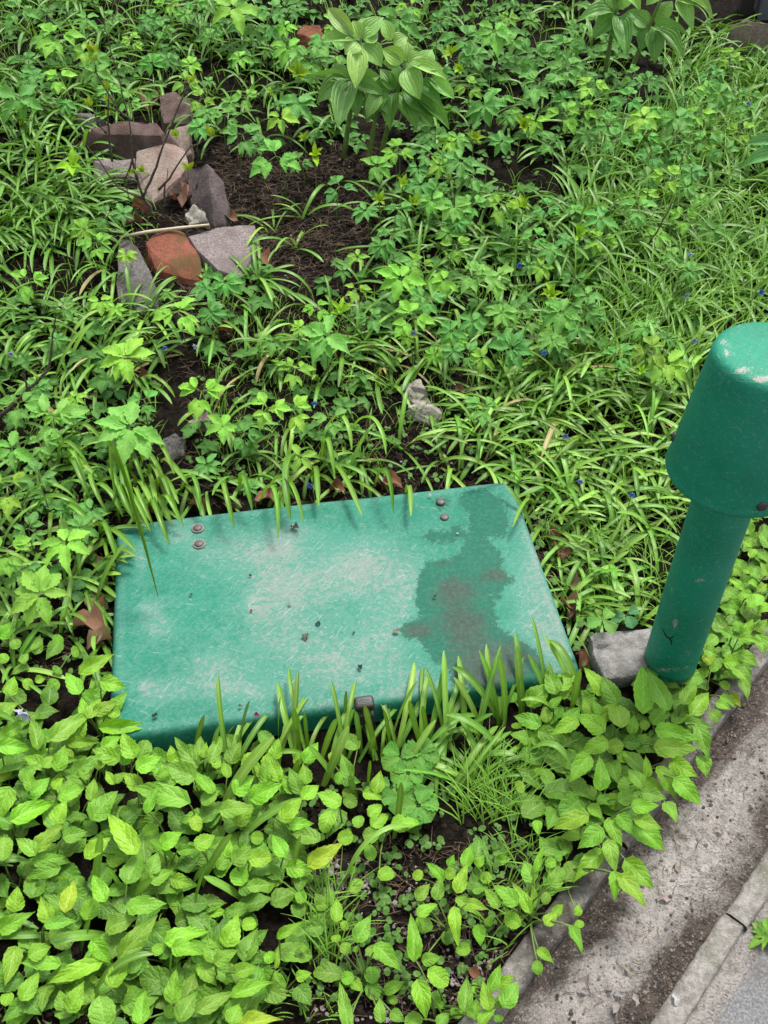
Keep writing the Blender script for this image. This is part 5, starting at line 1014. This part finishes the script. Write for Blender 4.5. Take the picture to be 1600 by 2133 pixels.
lumps((((655, 1790, 770, 1880), 420), ((640, 1880, 1000, 2133), 420), ((940, 1980, 1080, 2060), 160), ((380, 320, 800, 700), 160), ((800, 880, 1060, 1000), 100), ((780, 1760, 900, 1900), 130), ((-60, 2020, 200, 2150), 60)), (.0012, .0045), M_GRIT, 'grit', 'pale grit and small pebbles scattered on the soil', 'grit')
cr_ = MB()
for _ in range(2200):     # crumbs and silt on the gutter
    e = .02 + .165 * (R.random() ** 1.6 if R.random() < .5 else 1 - R.random() ** 1.6); t = rr(-.35, 1.3); p = BED_A + KN * e + KU * t; p.z = gutter_z(e, t)
    r = .0006 + .0034 * R.random() ** 3; cr_.add([p + Vector((v.x * r * rr(.7, 1.3), v.y * r * rr(.7, 1.3), v.z * r * .7 + r * .3)) for v in ICO[0]], ICO[1])
tag(link('gutter_crumbs', cr_.mesh('gutter_crumbs', M_GUTTER, False)), 'dark crumbs and grit lying along the gutter', 'crumbs', None, 'stuff')
sg = MB()
for zone, n in (((-60, 640, 330, 1080), 320), ((400, 700, 1100, 1010), 300), ((1060, 1000, 1260, 1400), 160), ((640, 1640, 1130, 2100), 230), ((-60, 1040, 230, 1400), 160), ((860, 150, 1600, 640), 420)):
    for p in scatter(zone, n):
        h = rr(.006, .025)
        for k in range(R.choice((2, 3, 4))):
            a = rr(0, 6.28); r = rr(.003, .008); c = p + Vector((math.cos(a) * r * 1.2, math.sin(a) * r * 1.2, h)); n_ = Vector((rr(-.3, .3), rr(-.5, .1), 1)).normalized(); s = n_.cross(Vector((math.cos(a), math.sin(a), 0))).normalized(); t = s.cross(n_)
            sg.add([c + s * r * math.cos(q) * .8 + t * r * math.sin(q) for q in [6.28 * i / 7 for i in range(7)]], [tuple(range(7))], [(.3 + .05 * i, .5) for i in range(7)])
o = link('seedlings', sg.mesh('seedlings', M_ELDER)); o.color = (0.075, 0.18, 0.03, 1)
tag(o, 'tiny round seedling leaves low on the soil', 'seedlings', None, 'stuff')

# ------------------------------------------------------------------ labels that single out each plant
LM = [('the red stone', 365, 535), ('the granite stone', 470, 520), ('the dark pointed stone', 440, 410), ('the brown slab', 255, 290), ('the big lily', 800, 170), ('the top right lily', 1320, 70), ('the pale concrete lumps', 880, 840),
      ('the hatch back left corner', 245, 1085), ('the hatch back right corner', 1060, 1005), ('the hatch front right corner', 1200, 1420), ('the hatch front left corner', 270, 1575), ('the padlock', 765, 1500), ('the vent pipe foot', 1410, 1400), ('the vent cap', 1480, 900),
      ('the kerb joint', 1500, 1890), ('the small rounded brown stone', 420, 878), ('the bottom left photo corner', 0, 2133), ('the top left photo corner', 0, 0), ('the top right photo corner', 1600, 0), ('the bottom centre photo edge', 900, 2133), ('the left photo edge', 0, 1066), ('the right photo edge', 1600, 420)]
KIND = {'bell': ('{} bellflower plant', 'bellflower', 'bellflower plants at the front of the bed'), 'elder0': ('blue-green {} ground elder', 'ground elder', 'ground elder plants'), 'elder1': ('mid-green {} ground elder', 'ground elder', 'ground elder plants'), 'elder2': ('lime-green {} ground elder', 'ground elder', 'ground elder plants'), 'elder3': ('yellow unfolding {} ground elder', 'ground elder', 'ground elder plants'), 'squill': ('squill tuft with {} strap leaves', 'squill', 'squill tufts with strap leaves')}
NUM = ['zero', 'one', 'two', 'three', 'four', 'five', 'six', 'seven', 'eight', 'nine', 'ten', 'eleven', 'twelve', 'thirteen', 'fourteen', 'fifteen', 'sixteen', 'seventeen', 'eighteen', 'nineteen', 'twenty']
ORD = ['nearest', 'second nearest', 'third nearest', 'fourth nearest', 'fifth nearest', 'sixth nearest', 'seventh nearest', 'eighth nearest', 'ninth nearest', 'tenth nearest', 'eleventh nearest', 'twelfth nearest', 'thirteenth nearest', 'fourteenth nearest', 'fifteenth nearest', 'sixteenth nearest', 'seventeenth nearest', 'eighteenth nearest', 'nineteenth nearest', 'twentieth nearest'] + ['%s nearest' % q for q in ('twenty-first', 'twenty-second', 'twenty-third', 'twenty-fourth', 'twenty-fifth', 'twenty-sixth', 'twenty-seventh', 'twenty-eighth', 'twenty-ninth', 'thirtieth')]
bins = {}
for o, kd, x, y, n in THINGS:
    lm = min(LM, key=lambda l: math.hypot(l[1] - x, l[2] - y)); dx, dy = x - lm[1], y - lm[2]
    side = ('right of' if dx > 0 else 'left of') if abs(dx) > abs(dy) else ('below' if dy > 0 else 'above')
    bins.setdefault((kd, lm[0], side), []).append((math.hypot(dx, dy), o, n))
for (kd, lm, side), lst in bins.items():
    lst.sort(key=lambda t: t[0])
    for i, (_, o, n) in enumerate(lst):
        nm = KIND[kd]; cnt = NUM[n] if n < len(NUM) else 'many'
        if kd.startswith('elder'): cnt += '-leaflet'
        if kd == 'bell': cnt += '-leaved'
        where = '%s %s' % (side, lm); o_ = ORD[i] if i < len(ORD) else 'outermost'
        tag(o, '%s, %s %s' % (nm[0].format(cnt), o_, where), nm[1], nm[2])
